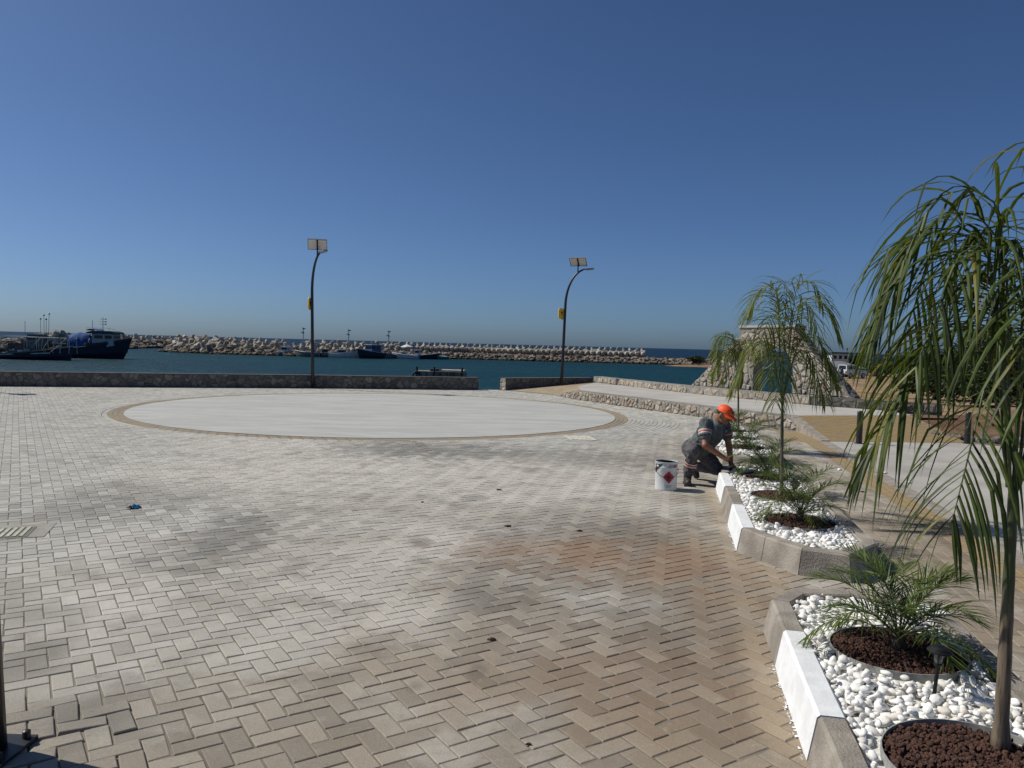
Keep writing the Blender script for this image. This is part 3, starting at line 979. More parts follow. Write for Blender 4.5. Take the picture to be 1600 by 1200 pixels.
# monument on the back wall
m0 = Vector((5.84, 25.05, 0)); m1 = Vector((8.95, 20.35, 0))
mu = (m1 - m0).normalized(); mn = Vector((mu.y, -mu.x, 0))     # mn looks to the camera
MO = m0 - mn * 0.30
MZ0 = ZP + 0.22
def mon(px, py):
    d = ray(px, py)
    t_ = (MO - Vector((0, 0, CAMH)) ).dot(mn) / d.dot(mn)
    p = Vector((0, 0, CAMH)) + d * t_
    return ((p - MO).dot(mu), p.z)
u_l = mon(1080, 603)[0]; u_r = mon(1331, 620)[0]
u_tl, z_top = mon(1157, 512); u_tr = mon(1243, 520)[0]
ow0, ow1 = mon(1176, 600)[0], mon(1238, 600)[0]
s0_, s1_ = mon(1152.5, 600)[0], mon(1161.5, 600)[0]
zs_top = mon(1156, 545)[1]; za = mon(1200, 541)[1]
print('monument', u_l, u_r, u_tl, u_tr, z_top, ow0, ow1, s0_, s1_, zs_top, za)
MT = 0.42
mon_t = thing('stone_monument', tuple(MO), 'stone-clad monument with sloping sides and an arched opening on the back wall of the platform', 'monument')
def P3(u, z, d=0.0):
    return MO + mu * u + Vector((0, 0, z)) + mn * d
def block(poly, name='masonry'):
    mb = MB(); mb.ext([P3(u, z) for u, z in poly], -mn * MT); return mb.build(name, MMORTAR, mon_t)
ZB = -0.4
sl_l = (zs_top, )
def zl(u):   # left slope height
    return MZ0 + (z_top - 0.25 - MZ0) * (u - u_l) / (u_tl - u_l)
def zr(u):
    return MZ0 + (z_top - 0.12 - MZ0) * (u_r - u) / (u_r - u_tr)
arch_r = (ow1 - ow0) / 2; arch_c = (ow0 + ow1) / 2; arch_z = za - arch_r
block([(u_l, ZB), (s0_, ZB), (s0_, zl(s0_)), (u_l, MZ0)])
block([(s1_, ZB), (ow0, ZB), (ow0, z_top), (s1_, z_top)])
block([(s0_, zs_top), (s1_, zs_top), (s1_, z_top), (u_tl - 0.02, z_top), (s0_, zl(s0_))])
NA = 10
ap = [(arch_c - arch_r * math.cos(math.pi * k / NA), arch_z + arch_r * math.sin(math.pi * k / NA)) for k in range(NA + 1)]
for k in range(NA):
    block([ap[k], ap[k + 1], (ap[k + 1][0], z_top), (ap[k][0], z_top)], 'arch_block')
block([(ow1, ZB), (u_r, ZB), (u_r, MZ0), (u_tr, z_top - 0.12), (u_tr, z_top), (ow1, z_top)])
mb = MB(); mb.ext([P3(u_tl - 0.05, z_top, 0.04), P3(u_tr + 0.03, z_top, 0.04), P3(u_tr + 0.03, z_top + 0.07, 0.04), P3(u_tl - 0.05, z_top + 0.07, 0.04)], -mn * (MT + 0.08)); mb.build('coping', MPLAT, mon_t)
Lm = u_r - u_l; Hm = z_top - MZ0
sL = (z_top - 0.25 - MZ0) / (u_tl - u_l); sR = (z_top - 0.12 - MZ0) / (u_r - u_tr)
ck = [(-sL, 1, 0.0), (sR, 1, sR * Lm)]
def hole(u, v):
    U_, Z_ = u + u_l, v + MZ0
    if s0_ - 0.03 < U_ < s1_ + 0.03 and Z_ < zs_top: return True
    if ow0 - 0.05 < U_ < ow1 + 0.05 and Z_ < arch_z: return True
    return Z_ >= arch_z and math.hypot(U_ - arch_c, Z_ - arch_z) < arch_r + 0.06
stone_face(mon_t, P3(u_l, MZ0), mu, (0, 0, 1), Lm, Hm - 0.03, 0.165, 0.035, MSTONE, 300, clips=ck, gap=0.03, holes=[hole])
# right sloping flank
fv = (P3(u_tr, z_top - 0.12) - P3(u_r, MZ0))
stone_face(mon_t, P3(u_r, MZ0), -mn, fv, MT, fv.length, 0.2, 0.03, MSTONED, 330, gap=0.03)  # flank turned from the sun: its shade is put into the stone colour
stone_face(mon_t, P3(u_l, MZ0, -MT), mn, (P3(u_tl, z_top - 0.25) - P3(u_l, MZ0)), MT, (P3(u_tl, z_top - 0.25) - P3(u_l, MZ0)).length, 0.2, 0.03, MSTONE, 340, gap=0.03)

# ------------------------------------------------------------------ planters
def pebble_mesh(r):
    import bmesh
    bm = bmesh.new()
    bmesh.ops.create_icosphere(bm, subdivisions=2, radius=1)
    sx, sy, sz = r.uniform(0.95, 1.4), r.uniform(0.7, 1.05), r.uniform(0.5, 0.75)
    o = Vector((r.uniform(0, 50), r.uniform(0, 50), r.uniform(0, 50)))
    for v in bm.verts:
        k = 1 + 0.42 * noise.noise(v.co * 1.0 + o) + 0.09 * noise.noise(v.co * 2.4 + o)
        v.co = Vector((v.co.x * sx * k, v.co.y * sy * k, v.co.z * sz * k))
    vs_ = [v.co.copy() for v in bm.verts]; fs = [tuple(v.index for v in f.verts) for f in bm.faces]
    bm.free()
    return vs_, fs
rp_ = random.Random(5)
PEB = [pebble_mesh(rp_) for _ in range(16)]
PEBM = [mesh('pebble', v, f, MPEB, smooth=True) for v, f in PEB]
def chunk_mesh(r):
    import bmesh
    bm = bmesh.new()
    bmesh.ops.create_icosphere(bm, subdivisions=1, radius=1)
    for v in bm.verts:
        v.co *= r.uniform(0.65, 1.25)
    vs_ = [v.co.copy() for v in bm.verts]; fs = [tuple(v.index for v in f.verts) for f in bm.faces]
    bm.free(); return vs_, fs
CHK = [chunk_mesh(rp_) for _ in range(8)]

def scatter_np(items, lib):
    """items: (lib index, Matrix) -> joined verts / faces"""
    lv_, lf_, rn, k = [], [], [], 0
    for i, mt in items:
        v, f = lib[i]
        A = np.array(mt)[:3, :]
        P = np.array([tuple(q) for q in v])
        lv_.append(P @ A[:, :3].T + A[:, 3])
        F_ = np.array(f)
        lf_.append(F_ + k); k += len(v)
        rn.append(np.full(len(f), random.random()))
    return np.concatenate(lv_), np.concatenate(lf_), np.concatenate(rn)

def big_mesh(name, V, Fx, mat, rn=None, smooth=False):
    me = bpy.data.meshes.new(name)
    me.vertices.add(len(V)); me.vertices.foreach_set('co', np.ascontiguousarray(V, dtype=np.float32).ravel())
    k = Fx.shape[1]
    me.loops.add(Fx.size); me.loops.foreach_set('vertex_index', Fx.ravel().astype(np.int32))
    me.polygons.add(len(Fx)); me.polygons.foreach_set('loop_start', np.arange(0, Fx.size, k, dtype=np.int32))
    me.materials.append(mat)
    me.update(calc_edges=True)
    if rn is not None:
        a = me.attributes.new('rnd', 'FLOAT', 'FACE'); a.data.foreach_set('value', rn.astype(np.float32))
    me.polygons.foreach_set('use_smooth', [smooth] * len(me.polygons))
    return me

def pt_in(poly, x, y):
    c = False
    n = len(poly)
    for i in range(n):
        x1, y1 = poly[i]; x2, y2 = poly[(i + 1) % n]
        if (y1 > y) != (y2 > y) and x < (x2 - x1) * (y - y1) / (y2 - y1) + x1: c = not c
    return c

ZK = 0.20
def planter(out, white, label, rings, individual, spacing, rs):
    """out: top outer edge in (a,b), counter-clockwise seen from above in world"""
    pts = [AB(a, b) for a, b in out]
    n = len(pts)
    mid_ = sum((p for p in pts), Vector()) / n
    t = thing('planter', (mid_.x, mid_.y, 0), label, 'planter', 'kerb-edged planters in a row')
    area = sum(pts[i].x * pts[(i + 1) % n].y - pts[(i + 1) % n].x * pts[i].y for i in range(n))
    if area < 0: raise ValueError('planter winding')
    mit = []
    for i in range(n):
        e0 = (pts[i] - pts[i - 1]).normalized(); e1 = (pts[(i + 1) % n] - pts[i]).normalized()
        n0 = Vector((e0.y, -e0.x, 0)); n1 = Vector((e1.y, -e1.x, 0))
        m_ = (n0 + n1); m_ = m_ / max(0.35, m_.dot(n0))
        mit.append(m_)
    prof = [(0.045, -0.03), (0.006, ZK - 0.012), (-0.008, ZK), (-0.098, ZK), (-0.108, ZK - 0.01), (-0.108, 0.02)]
    for i in range(n):
        a, b = pts[i], pts[(i + 1) % n]
        ma, mb_ = mit[i], mit[(i + 1) % n]
        e = (b - a).normalized()
        wh = i in white
        ex = 0.004 if wh else 0.0
        vs_ = []
        STEPS = 5
        for s_ in range(STEPS + 1):
            f_ = s_ / STEPS
            for o_, z in prof:
                p = (a + ma * (o_ + (ex if o_ > -0.05 else 0))).lerp(b + mb_ * (o_ + (ex if o_ > -0.05 else 0)), f_)
                if s_ == 0: p = p + e * 0.003
                if s_ == STEPS: p = p - e * 0.003
                jz = 0.004 * noise.noise((p.x * 6, p.y * 6, z * 5)); 
                vs_.append(Vector((p.x + jz, p.y, z + (jz if z > 0.1 else 0) + (0.003 if wh and z > .1 else 0))))
        k = len(prof)
        fs = []
        for s_ in range(STEPS):
            for j in range(k):
                fs.append((s_ * k + j, s_ * k + (j + 1) % k, (s_ + 1) * k + (j + 1) % k, (s_ + 1) * k + j))
        fs.append(tuple(reversed(range(k)))); fs.append(tuple(range(STEPS * k, (STEPS + 1) * k)))
        mbk = MB(); mbk.add(vs_, fs)
        ob = mbk.build('kerb_stone', MWHITE if wh else MKERB, t)
        if wh:
            ob['label'] = 'freshly white-painted kerb stone'
            rs_ = random.Random(rs * 31 + i)
            sp_ = MB()
            na = (ma + mb_).normalized()
            for q in range(75):
                f_ = rs_.random()
                d_ = abs(rs_.gauss(0, 0.014)) + 0.001
                p = (a + ma * 0.046).lerp(b + mb_ * 0.046, f_) + na * d_
                rr = rs_.uniform(0.002, 0.0085) * (1.25 if d_ < 0.012 else 0.7)
                sp_.add([(p.x + rr * rs_.uniform(0.6, 1.2) * math.cos(k_ * 1.047), p.y + rr * rs_.uniform(0.6, 1.2) * math.sin(k_ * 1.047), 0.0022 + 0.00001 * q) for k_ in range(6)], [tuple(range(6))])
            tag(sp_.build('paint_spatter', MWHITE, ob), kind='stuff')
    inner = [p + m_ * -0.105 for p, m_ in zip(pts, mit)]
    mb = MB(); mb.ext([(p.x, p.y, 0.02) for p in inner], (0, 0, 0.134))
    mb.build('pebble_base', M('pebble_base', (0.72, 0.71, 0.68), (0.50, 0.49, 0.46), 60, 0.9), t)
    ip = [(p.x, p.y) for p in inner]
    r = random.Random(rs)
    xs = [p[0] for p in ip]; ys_ = [p[1] for p in ip]
    items = []
    y = min(ys_); row = 0
    while y < max(ys_):
        x = min(xs) + (spacing / 2 if row % 2 else 0)
        while x < max(xs):
            px_, py_ = x + r.gauss(0, spacing * 0.22), y + r.gauss(0, spacing * 0.22)
            x += spacing
            if not pt_in(ip, px_, py_): continue
            if min(math.hypot(px_ - (p[0] + (p[0] - mid_.x) * 0), py_ - p[1]) for p in ip) < 0.0: continue
            if any(math.hypot(px_ - c.x, py_ - c.y) < rad + 0.018 for c, rad in rings): continue
            s_ = spacing * r.choice((0.36, 0.42, 0.48, 0.54, 0.62, 0.76))
            # keep inside the kerb
            ok = all(pt_in(ip, px_ + s_ * 0.75 * math.cos(q), py_ + s_ * 0.75 * math.sin(q)) for q in (0, 1.57, 3.14, 4.71))
            if not ok: s_ *= 0.55
            z = 0.155 + r.uniform(0, 0.03)
            mt = Matrix.Translation((px_, py_, z)) @ Matrix.Rotation(r.uniform(0, 6.28), 4, 'Z') @ Matrix.Rotation(r.gauss(0, 0.5), 4, 'X') @ Matrix.Rotation(r.gauss(0, 0.45), 4, 'Y') @ Matrix.Scale(s_, 4)
            items.append((r.randrange(len(PEB)), mt))
        y += spacing * 0.84; row += 1
    # a sparse second layer
    for i, mt in list(items):
        if r.random() < 0.16:
            p = mt.translation
            mt2 = Matrix.Translation((r.gauss(0, 0.008), r.gauss(0, 0.008), 0.026)) @ mt @ Matrix.Scale(0.8, 4)
            items.append((r.randrange(len(PEB)), mt2))
    inv = WM[t].inverted()
    if individual:
        vis = [it for it in items if in_view(it[1].translation, 10)]
        vis.sort(key=lambda it: it[1].translation.length)
        sel = set(id(it) for it in vis[:300])
        for it in vis[:300]: link('pebble', PEBM[it[0]], t, inv @ it[1])
        items = [it for it in items if id(it) not in sel]
    if items:
        V, Fx, rn = scatter_np([(i, inv @ mt) for i, mt in items], PEB)
        tag(link('pebble_fill', big_mesh('pebble_fill', V, Fx, MPEB, rn, True), t), kind='stuff')
    # edging rings with lava gravel
    for k, (c, rad) in enumerate(rings):
        mb = MB()
        N_ = 40
        v, f = [], []
        for rr, z in ((rad, 0.10), (rad, 0.196), (rad - 0.005, 0.196), (rad - 0.005, 0.10)):
            for q in range(N_):
                an = 2 * math.pi * q / N_
                wob = 1 + 0.03 * math.sin(2 * an + k)
                v.append((c.x + rr * wob * math.cos(an), c.y + rr * wob * math.sin(an), z))
        for s_ in range(4):
            for q in range(N_):
                f.append((s_ * N_ + q, s_ * N_ + (q + 1) % N_, ((s_ + 1) % 4) * N_ + (q + 1) % N_, ((s_ + 1) % 4) * N_ + q))
        mb.add(v, f)
        ring = mb.build('edging_ring', MRING, t)
        set_smooth_angle(ring, 50)
        mb = MB(); mb.lathe([(rad * 0.955, 0.12), (rad * 0.955, 0.172)], (c.x, c.y, 0), 32); mb.build('gravel_base', MLAVA, ring)
        cs_ = 0.0135 if individual else 0.019
        its = []
        nn_ = int(math.pi * rad * rad / (cs_ * cs_ * 1.3))
        for q in range(nn_):
            an = r.uniform(0, 6.283); rr = rad * 0.94 * math.sqrt(r.random())
            mt = Matrix.Translation((c.x + rr * math.cos(an), c.y + rr * math.sin(an), 0.176 + r.uniform(0, 0.012))) @ Matrix.Rotation(r.uniform(0, 6.28), 4, Vector((r.gauss(0, 1), r.gauss(0, 1), r.gauss(0, 1))).normalized()) @ Matrix.Scale(cs_ * r.uniform(0.5, 1.0), 4)
            its.append((r.randrange(len(CHK)), inv @ mt))
        V, Fx, rn = scatter_np(its, CHK)
        tag(link('lava_gravel', big_mesh('lava_gravel', V, Fx, MLAVA, rn), ring), kind='stuff')
    return t

def cab(a, b): return AB(a, b)
RN = [(AB(3.10, 1.19), 0.34), (AB(4.22, 1.21), 0.325)]
RM = [(AB(7.23, 1.21), 0.32), (AB(8.46, 1.22), 0.31), (AB(9.70, 1.22), 0.31)]
RF = [(AB(12.55, 1.24), 0.31), (AB(13.8, 1.24), 0.31), (AB(15.0, 1.24), 0.3)]
# counter-clockwise in world: along the right side away from the camera, round the far end, back along the left
outN = [(2.30, 0.67), (1.75, 0.80), (1.6, 1.2), (1.75, 1.58), (2.30, 1.68), (3.3, 1.68), (4.10, 1.68), (4.85, 1.68), (5.10, 1.55), (5.20, 1.18), (5.12, 0.82), (4.86, 0.67), (4.32, 0.67), (3.33, 0.67)]
planter(outN, {7, 12}, 'nearest pebble planter in the lower right corner, holding the tallest palm', RN, True, 0.040, 21)
outM = [(7.78, 0.67), (6.76, 0.67), (6.50, 0.83), (6.19, 1.06), (6.10, 1.38), (6.54, 1.68), (7.55, 1.68), (8.55, 1.68), (9.55, 1.68), (10.25, 1.66), (10.62, 1.45), (10.66, 1.0), (10.45, 0.76), (9.75, 0.67), (8.80, 0.67)]
planter(outM, {0, 13}, 'middle planter with white pebbles beside the kneeling person, its near end rounded bare concrete', RM, False, 0.044, 22)
outF = [(13.0, 0.70), (12.0, 0.70), (11.55, 0.85), (11.35, 1.2), (11.55, 1.58), (12.0, 1.70), (13.0, 1.70), (14.0, 1.70), (15.0, 1.70), (15.5, 1.6), (15.6, 1.2), (15.5, 0.85), (15.0, 0.70), (14.0, 0.70)]
planter(outF, set(), 'farthest planter with white pebbles behind the kneeling person', RF, False, 0.062, 23)

# ------------------------------------------------------------------ palms
def frond_geo(base, az, el, length, droop, nl, ll, lw, r, lm, rm, fold=True, gdrop=1.2, t0=0.18, side_ang=(70, 28), kink=0.0, segs=6, rr=0.008, yel=0.06, bend=0.8, turn=None):
    ns = 16
    p = Vector(base); e = el
    hz = Vector((math.cos(az), math.sin(az), 0))
    pts = [p.copy()]; tang = []
    for i in range(ns):
        d = hz * math.cos(e) + Vector((0, 0, math.sin(e)))
        tang.append(d)
        p = p + d * (length / ns)
        pts.append(p.copy())
        if turn is None:
            e -= droop * (bend + 1) * ((i + 0.5) / ns) ** bend / ns
            e = max(e, -1.45)
        else:
            q_ = min(1, max(0, ((i + 1) / ns - turn[0]) / (turn[1] - turn[0])))
            e = el - droop * q_ * q_ * (3 - 2 * q_)
        hz = (Matrix.Rotation(r.gauss(0, 0.02), 3, 'Z') @ hz)
    tang.append(tang[-1])
    rm.tube(pts, [rr * (1 - 0.8 * i / ns) for i in range(ns + 1)], 6, 0)
    for k in range(nl):
        f = t0 + (1 - t0) * (k + r.uniform(-0.3, 0.3)) / nl
        f = min(0.995, max(t0, f))
        q = f * ns; i0 = int(q); fr = q - i0
        P = pts[i0].lerp(pts[i0 + 1], fr); T = tang[i0]
        S = T.cross(Vector((0, 0, 1)))
        if S.length < 0.2: S = Vector((-hz.y, hz.x, 0))
        S.normalize()
        Nn = S.cross(T)
        ff = (f - t0) / (1 - t0)
        ang = math.radians(side_ang[0] + (side_ang[1] - side_ang[0]) * ff)
        sz = ll * (0.62 + 0.55 * math.sin(math.pi * min(1, ff * 0.85 + 0.12))) * r.uniform(0.85, 1.12) * (1 - 0.35 * max(0, ff - 0.75) / 0.25)
        for sgn in (-1, 1):
            d = (T * math.cos(ang) + S * sgn * math.sin(ang) + Nn * r.uniform(0.0, 0.35)).normalized()
            d = (d + Vector((r.gauss(0, 0.07), r.gauss(0, 0.07), r.gauss(0, 0.07)))).normalized()
            pp_ = P.copy()
            vs_, fs = [], []
            rn = r.random()
            rn = rn * 0.84 if r.random() > yel else r.uniform(0.9, 1.0)
            kk = r.randint(2, segs - 1) if r.random() < kink else -1
            wv = d.cross(Vector((0, 0, 1)))
            if wv.length < 0.15: wv = S.copy()
            wv.normalize()
            tw = r.uniform(-0.5, 0.5)
            wv = (wv * math.cos(tw) + d.cross(wv) * math.sin(tw)).normalized()
            for s_ in range(segs + 1):
                g = s_ / segs
                w_ = lw * (0.45 + 1.1 * g if g < 0.4 else 0.89 * (1 - (g - 0.4) / 0.6) ** 0.75 + 0.02)
                if s_ > 0:
                    st = sz / segs
                    d = (d + Vector((0, 0, -1)) * gdrop * st * (0.3 + 1.8 * g) * 1.6).normalized()
                    if s_ == kk: d = (d + Vector((0, 0, -1.1))).normalized()
                    pp_ = pp_ + d * st
                    wv = (wv - d * wv.dot(d)).normalized()
                up = d.cross(wv)
                if fold:
                    vs_ += [pp_ - wv * w_ / 2 + up * w_ * 0.18, pp_, pp_ + wv * w_ / 2 + up * w_ * 0.18]
                else:
                    vs_ += [pp_ - wv * w_ / 2, pp_ + wv * w_ / 2]
            c = 3 if fold else 2
            for s_ in range(segs):
                for q_ in range(c - 1):
                    fs.append((s_ * c + q_, s_ * c + q_ + 1, (s_ + 1) * c + q_ + 1, (s_ + 1) * c + q_))
            lm.add(vs_, fs, 0, rn)

def drooping_palm(base, label, fronds, rs, trunk_top, lean=(0, 0), r0_=0.045, fold=False, nl=26, ll=0.42, lw=0.020, kink=0.15, gd=1.9, t0_=0.34, tw_=0.24, lm_=None):
    t = thing('palm', tuple(base), label, 'palm', 'drooping palms in the planters')
    r = random.Random(rs)
    mb = MB()
    pts, rad = [], []
    n_ = 14
    for i in range(n_ + 1):
        f = i / n_
        pts.append(Vector((base[0] + lean[0] * f, base[1] + lean[1] * f, base[2] - 0.03 + (trunk_top - base[2] + 0.03) * f)))
        k = r0_ * (1.0 - 0.42 * f) * (1 + (0.05 if i % 2 else -0.03)) + (0.012 * (1 - f * 8) if f < 0.125 else 0)
        rad.append(k)
    mb.tube(pts, rad, 14)
    tr = mb.build('trunk', MTRUNK, t, True)
    # dry sheath flaps on the lower trunk
    top = pts[-1]
    for i, (az, el, L, tc) in enumerate(fronds):
        lm, rm = MB(), MB()
        b = top + Vector((math.cos(az) * 0.02, math.sin(az) * 0.02, -0.05 + 0.05 * r.random()))
        frond_geo(b, az, el, L, el + 1.2, nl, ll, lw, r, lm, rm, fold, gdrop=gd, kink=kink, rr=r0_ * 0.27, t0=t0_, side_ang=(66, 30), turn=(tc - tw_, tc + tw_))
        fo = lm.build('frond', lm_ or MLEAF, t)
        rm.build('stalk', MRACH, fo, True)
    return t

PI = math.pi
zr_ = 0.175
b1 = G(1563, 1170, zr_)
nearf = [(3.00, 1.48, 1.72, 0.62), (2.45, 1.46, 1.7, 0.60), (-2.75, 1.47, 1.6, 0.58), (1.9, 1.42, 1.75, 0.58), (-2.1, 1.42, 1.6, 0.56), (1.0, 1.40, 1.8, 0.60), (0.1, 1.42, 1.8, 0.58), (-0.9, 1.42, 1.75, 0.56), (0.3, 1.52, 1.9, 0.75), (3.1, 1.36, 1.35, 0.46), (-2.5, 1.28, 1.15, 0.42), (2.8, 1.5, 1.6, 0.72)]
drooping_palm(b1, 'largest drooping palm close to the camera at the right edge, in the near planter', nearf, 41, 1.24, (-0.01, 0.0), 0.028, True, 23, 0.46, 0.019, 0.4, 1.5, 0.34, 0.15)
c2 = AB(8.46, 1.22, zr_)
f2 = [(0.2, 1.50, 1.62, 0.74), (1.3, 1.50, 1.6, 0.74), (2.3, 1.50, 1.6, 0.72), (3.2, 1.50, 1.55, 0.70), (-2.4, 1.44, 1.45, 0.6), (-1.2, 1.46, 1.5, 0.64), (-0.5, 1.46, 1.6, 0.64), (2.9, 1.38, 1.25, 0.46), (-0.2, 1.38, 1.3, 0.5), (-2.0, 1.32, 1.05, 0.42), (1.6, 1.36, 1.2, 0.5), (-0.9, 1.36, 1.15, 0.44)]
drooping_palm(c2, 'drooping palm rising from the middle planter in front of the monument', f2, 42, 1.28, (-0.03, 0.02), 0.022, False, 30, 0.37, 0.0165, 0.15, 1.7, 0.30, 0.16, MLEAFB)
c3 = AB(13.8, 1.24, zr_)
f3 = [(3.0, 1.46, 1.3, 0.60), (2.5, 1.46, 1.25, 0.58), (-2.9, 1.42, 1.25, 0.56), (-2.2, 1.44, 1.15, 0.58), (1.5, 1.48, 1.1, 0.58), (-0.8, 1.5, 1.0, 0.6), (3.3, 1.36, 1.05, 0.44), (-2.6, 1.36, 0.95, 0.4), (2.7, 1.4, 1.0, 0.46)]
drooping_palm(c3, 'smallest drooping palm in the farthest planter, leaning its fronds to the left', f3, 43, 1.28, (-0.05, 0), 0.020, False, 26, 0.32, 0.018, 0.15, 1.9, 0.30, 0.18, MLEAFB)

def date_palm(base, label, rs, n=16, L=0.5, nl=26, ll=0.17, lw=0.0075, hi=1.2):
    t = thing('date_palm', tuple(base), label, 'palm', 'dwarf date palms in the planters')
    r = random.Random(rs)
    mb = MB(); mb.lathe([(0.028, -0.03), (0.036, 0.02), (0.034, 0.07), (0.020, 0.12)], base, 10); mb.build('trunk', MBARK, t, True)
    for i in range(n):
        f = i / n
        az = i * 2.4 + r.uniform(-0.25, 0.25)
        el = hi - 1.0 * (f ** 1.3) + r.uniform(-0.08, 0.08)
        lm, rm = MB(), MB()
        frond_geo(Vector(base) + Vector((0.01 * math.cos(az), 0.01 * math.sin(az), 0.11 - 0.05 * f)), az, el, L * r.uniform(0.8, 1.12), 1.2 + 0.6 * f, nl, ll, lw, r, lm, rm, False, gdrop=1.1, t0=0.16, side_ang=(68, 25), segs=4, rr=0.0042, yel=0.04)
        fo = lm.build('frond', MDATE, t)
        rm.build('stalk', MRACH, fo, True)
    return t
date_palm(AB(4.24, 1.22, zr_), 'dwarf date palm in the near planter behind the small lantern', 51, 19, 0.50, 34, 0.17, 0.0085, 1.36)
date_palm(AB(7.23, 1.21, zr_), 'dwarf date palm at the near rounded end of the middle planter', 52, 18, 0.50, 30, 0.17, 0.0085, 1.36)
date_palm(AB(9.70, 1.22, zr_), 'dwarf date palm in the middle planter beside the hand of the kneeling person', 53, 20, 0.52, 30, 0.18, 0.009)
date_palm(AB(12.55, 1.24, zr_), 'dwarf date palm in the farthest planter, behind the head of the kneeling person', 54, 14, 0.52, 24, 0.18, 0.011)
date_palm(AB(15.0, 1.24, zr_), 'dwarf date palm at the far end of the farthest planter', 55, 10, 0.45, 20, 0.18, 0.012)

# ------------------------------------------------------------------ garden lanterns
MPLAS = M('black_plastic', (0.010, 0.010, 0.011), (0.016, 0.016, 0.017), 30, 0.55, spec=0.25)
MLENS = M('smoked_lens', (0.10, 0.10, 0.10), (0.07, 0.07, 0.07), 10, 0.12)
def lantern(base, label, tilt=0.08):
    t = thing('garden_lantern', tuple(base), label, 'lantern', 'small black garden lanterns')
    x, y, z = base
    T = Matrix.Translation(base) @ Matrix.Rotation(tilt, 4, 'Y')
    def loc(mb, name, m_, par, sm=True):
        mb.v = [T @ p for p in mb.v]
        o = mb.build(name, m_, par)
        if sm: set_smooth_angle(o, 35)
        return o
    loc(MB().tube([(0, 0, -0.06), (0, 0, 0.15)], 0.0085, 8), 'stake', MPLAS, t)
    loc(MB().lathe([(0.012, 0.145), (0.017, 0.15), (0.019, 0.16), (0.010, 0.165)], n=14), 'collar', MPLAS, t)
    loc(MB().lathe([(0.018, 0.162), (0.021, 0.17), (0.027, 0.205), (0.028, 0.212)], n=8), 'lens', MLENS, t, False)
    for k in range(6):
        an = k * PI / 3
        mb = MB().tube([(0.020 * math.cos(an), 0.020 * math.sin(an), 0.163), (0.0295 * math.cos(an), 0.0295 * math.sin(an), 0.212)], 0.0018, 5)
        loc(mb, 'rib', MPLAS, t)
    cap = loc(MB().lathe([(0.048, 0.209), (0.052, 0.211), (0.0515, 0.217), (0.042, 0.223), (0.041, 0.228), (0.030, 0.236), (0.018, 0.239)], n=24), 'cap', MPLAS, t)
    loc(MB().box((0, 0, 0.2395), (0.022, 0.022, 0.003)), 'solar_cell', M('solar_cell', (0.01, 0.012, 0.03), None, 10, 0.15), cap, False)
    return t
lantern(G(1459, 1090, 0.17), 'small black solar lantern in the near planter pebbles, in front of the date palm', 0.07)
lantern(G(1239, 787, 0.17), 'small black solar lantern in the middle planter, behind the front date palm')
lantern(G(1216, 752, 0.17), 'small black solar lantern in the middle planter, left of the palm trunk')

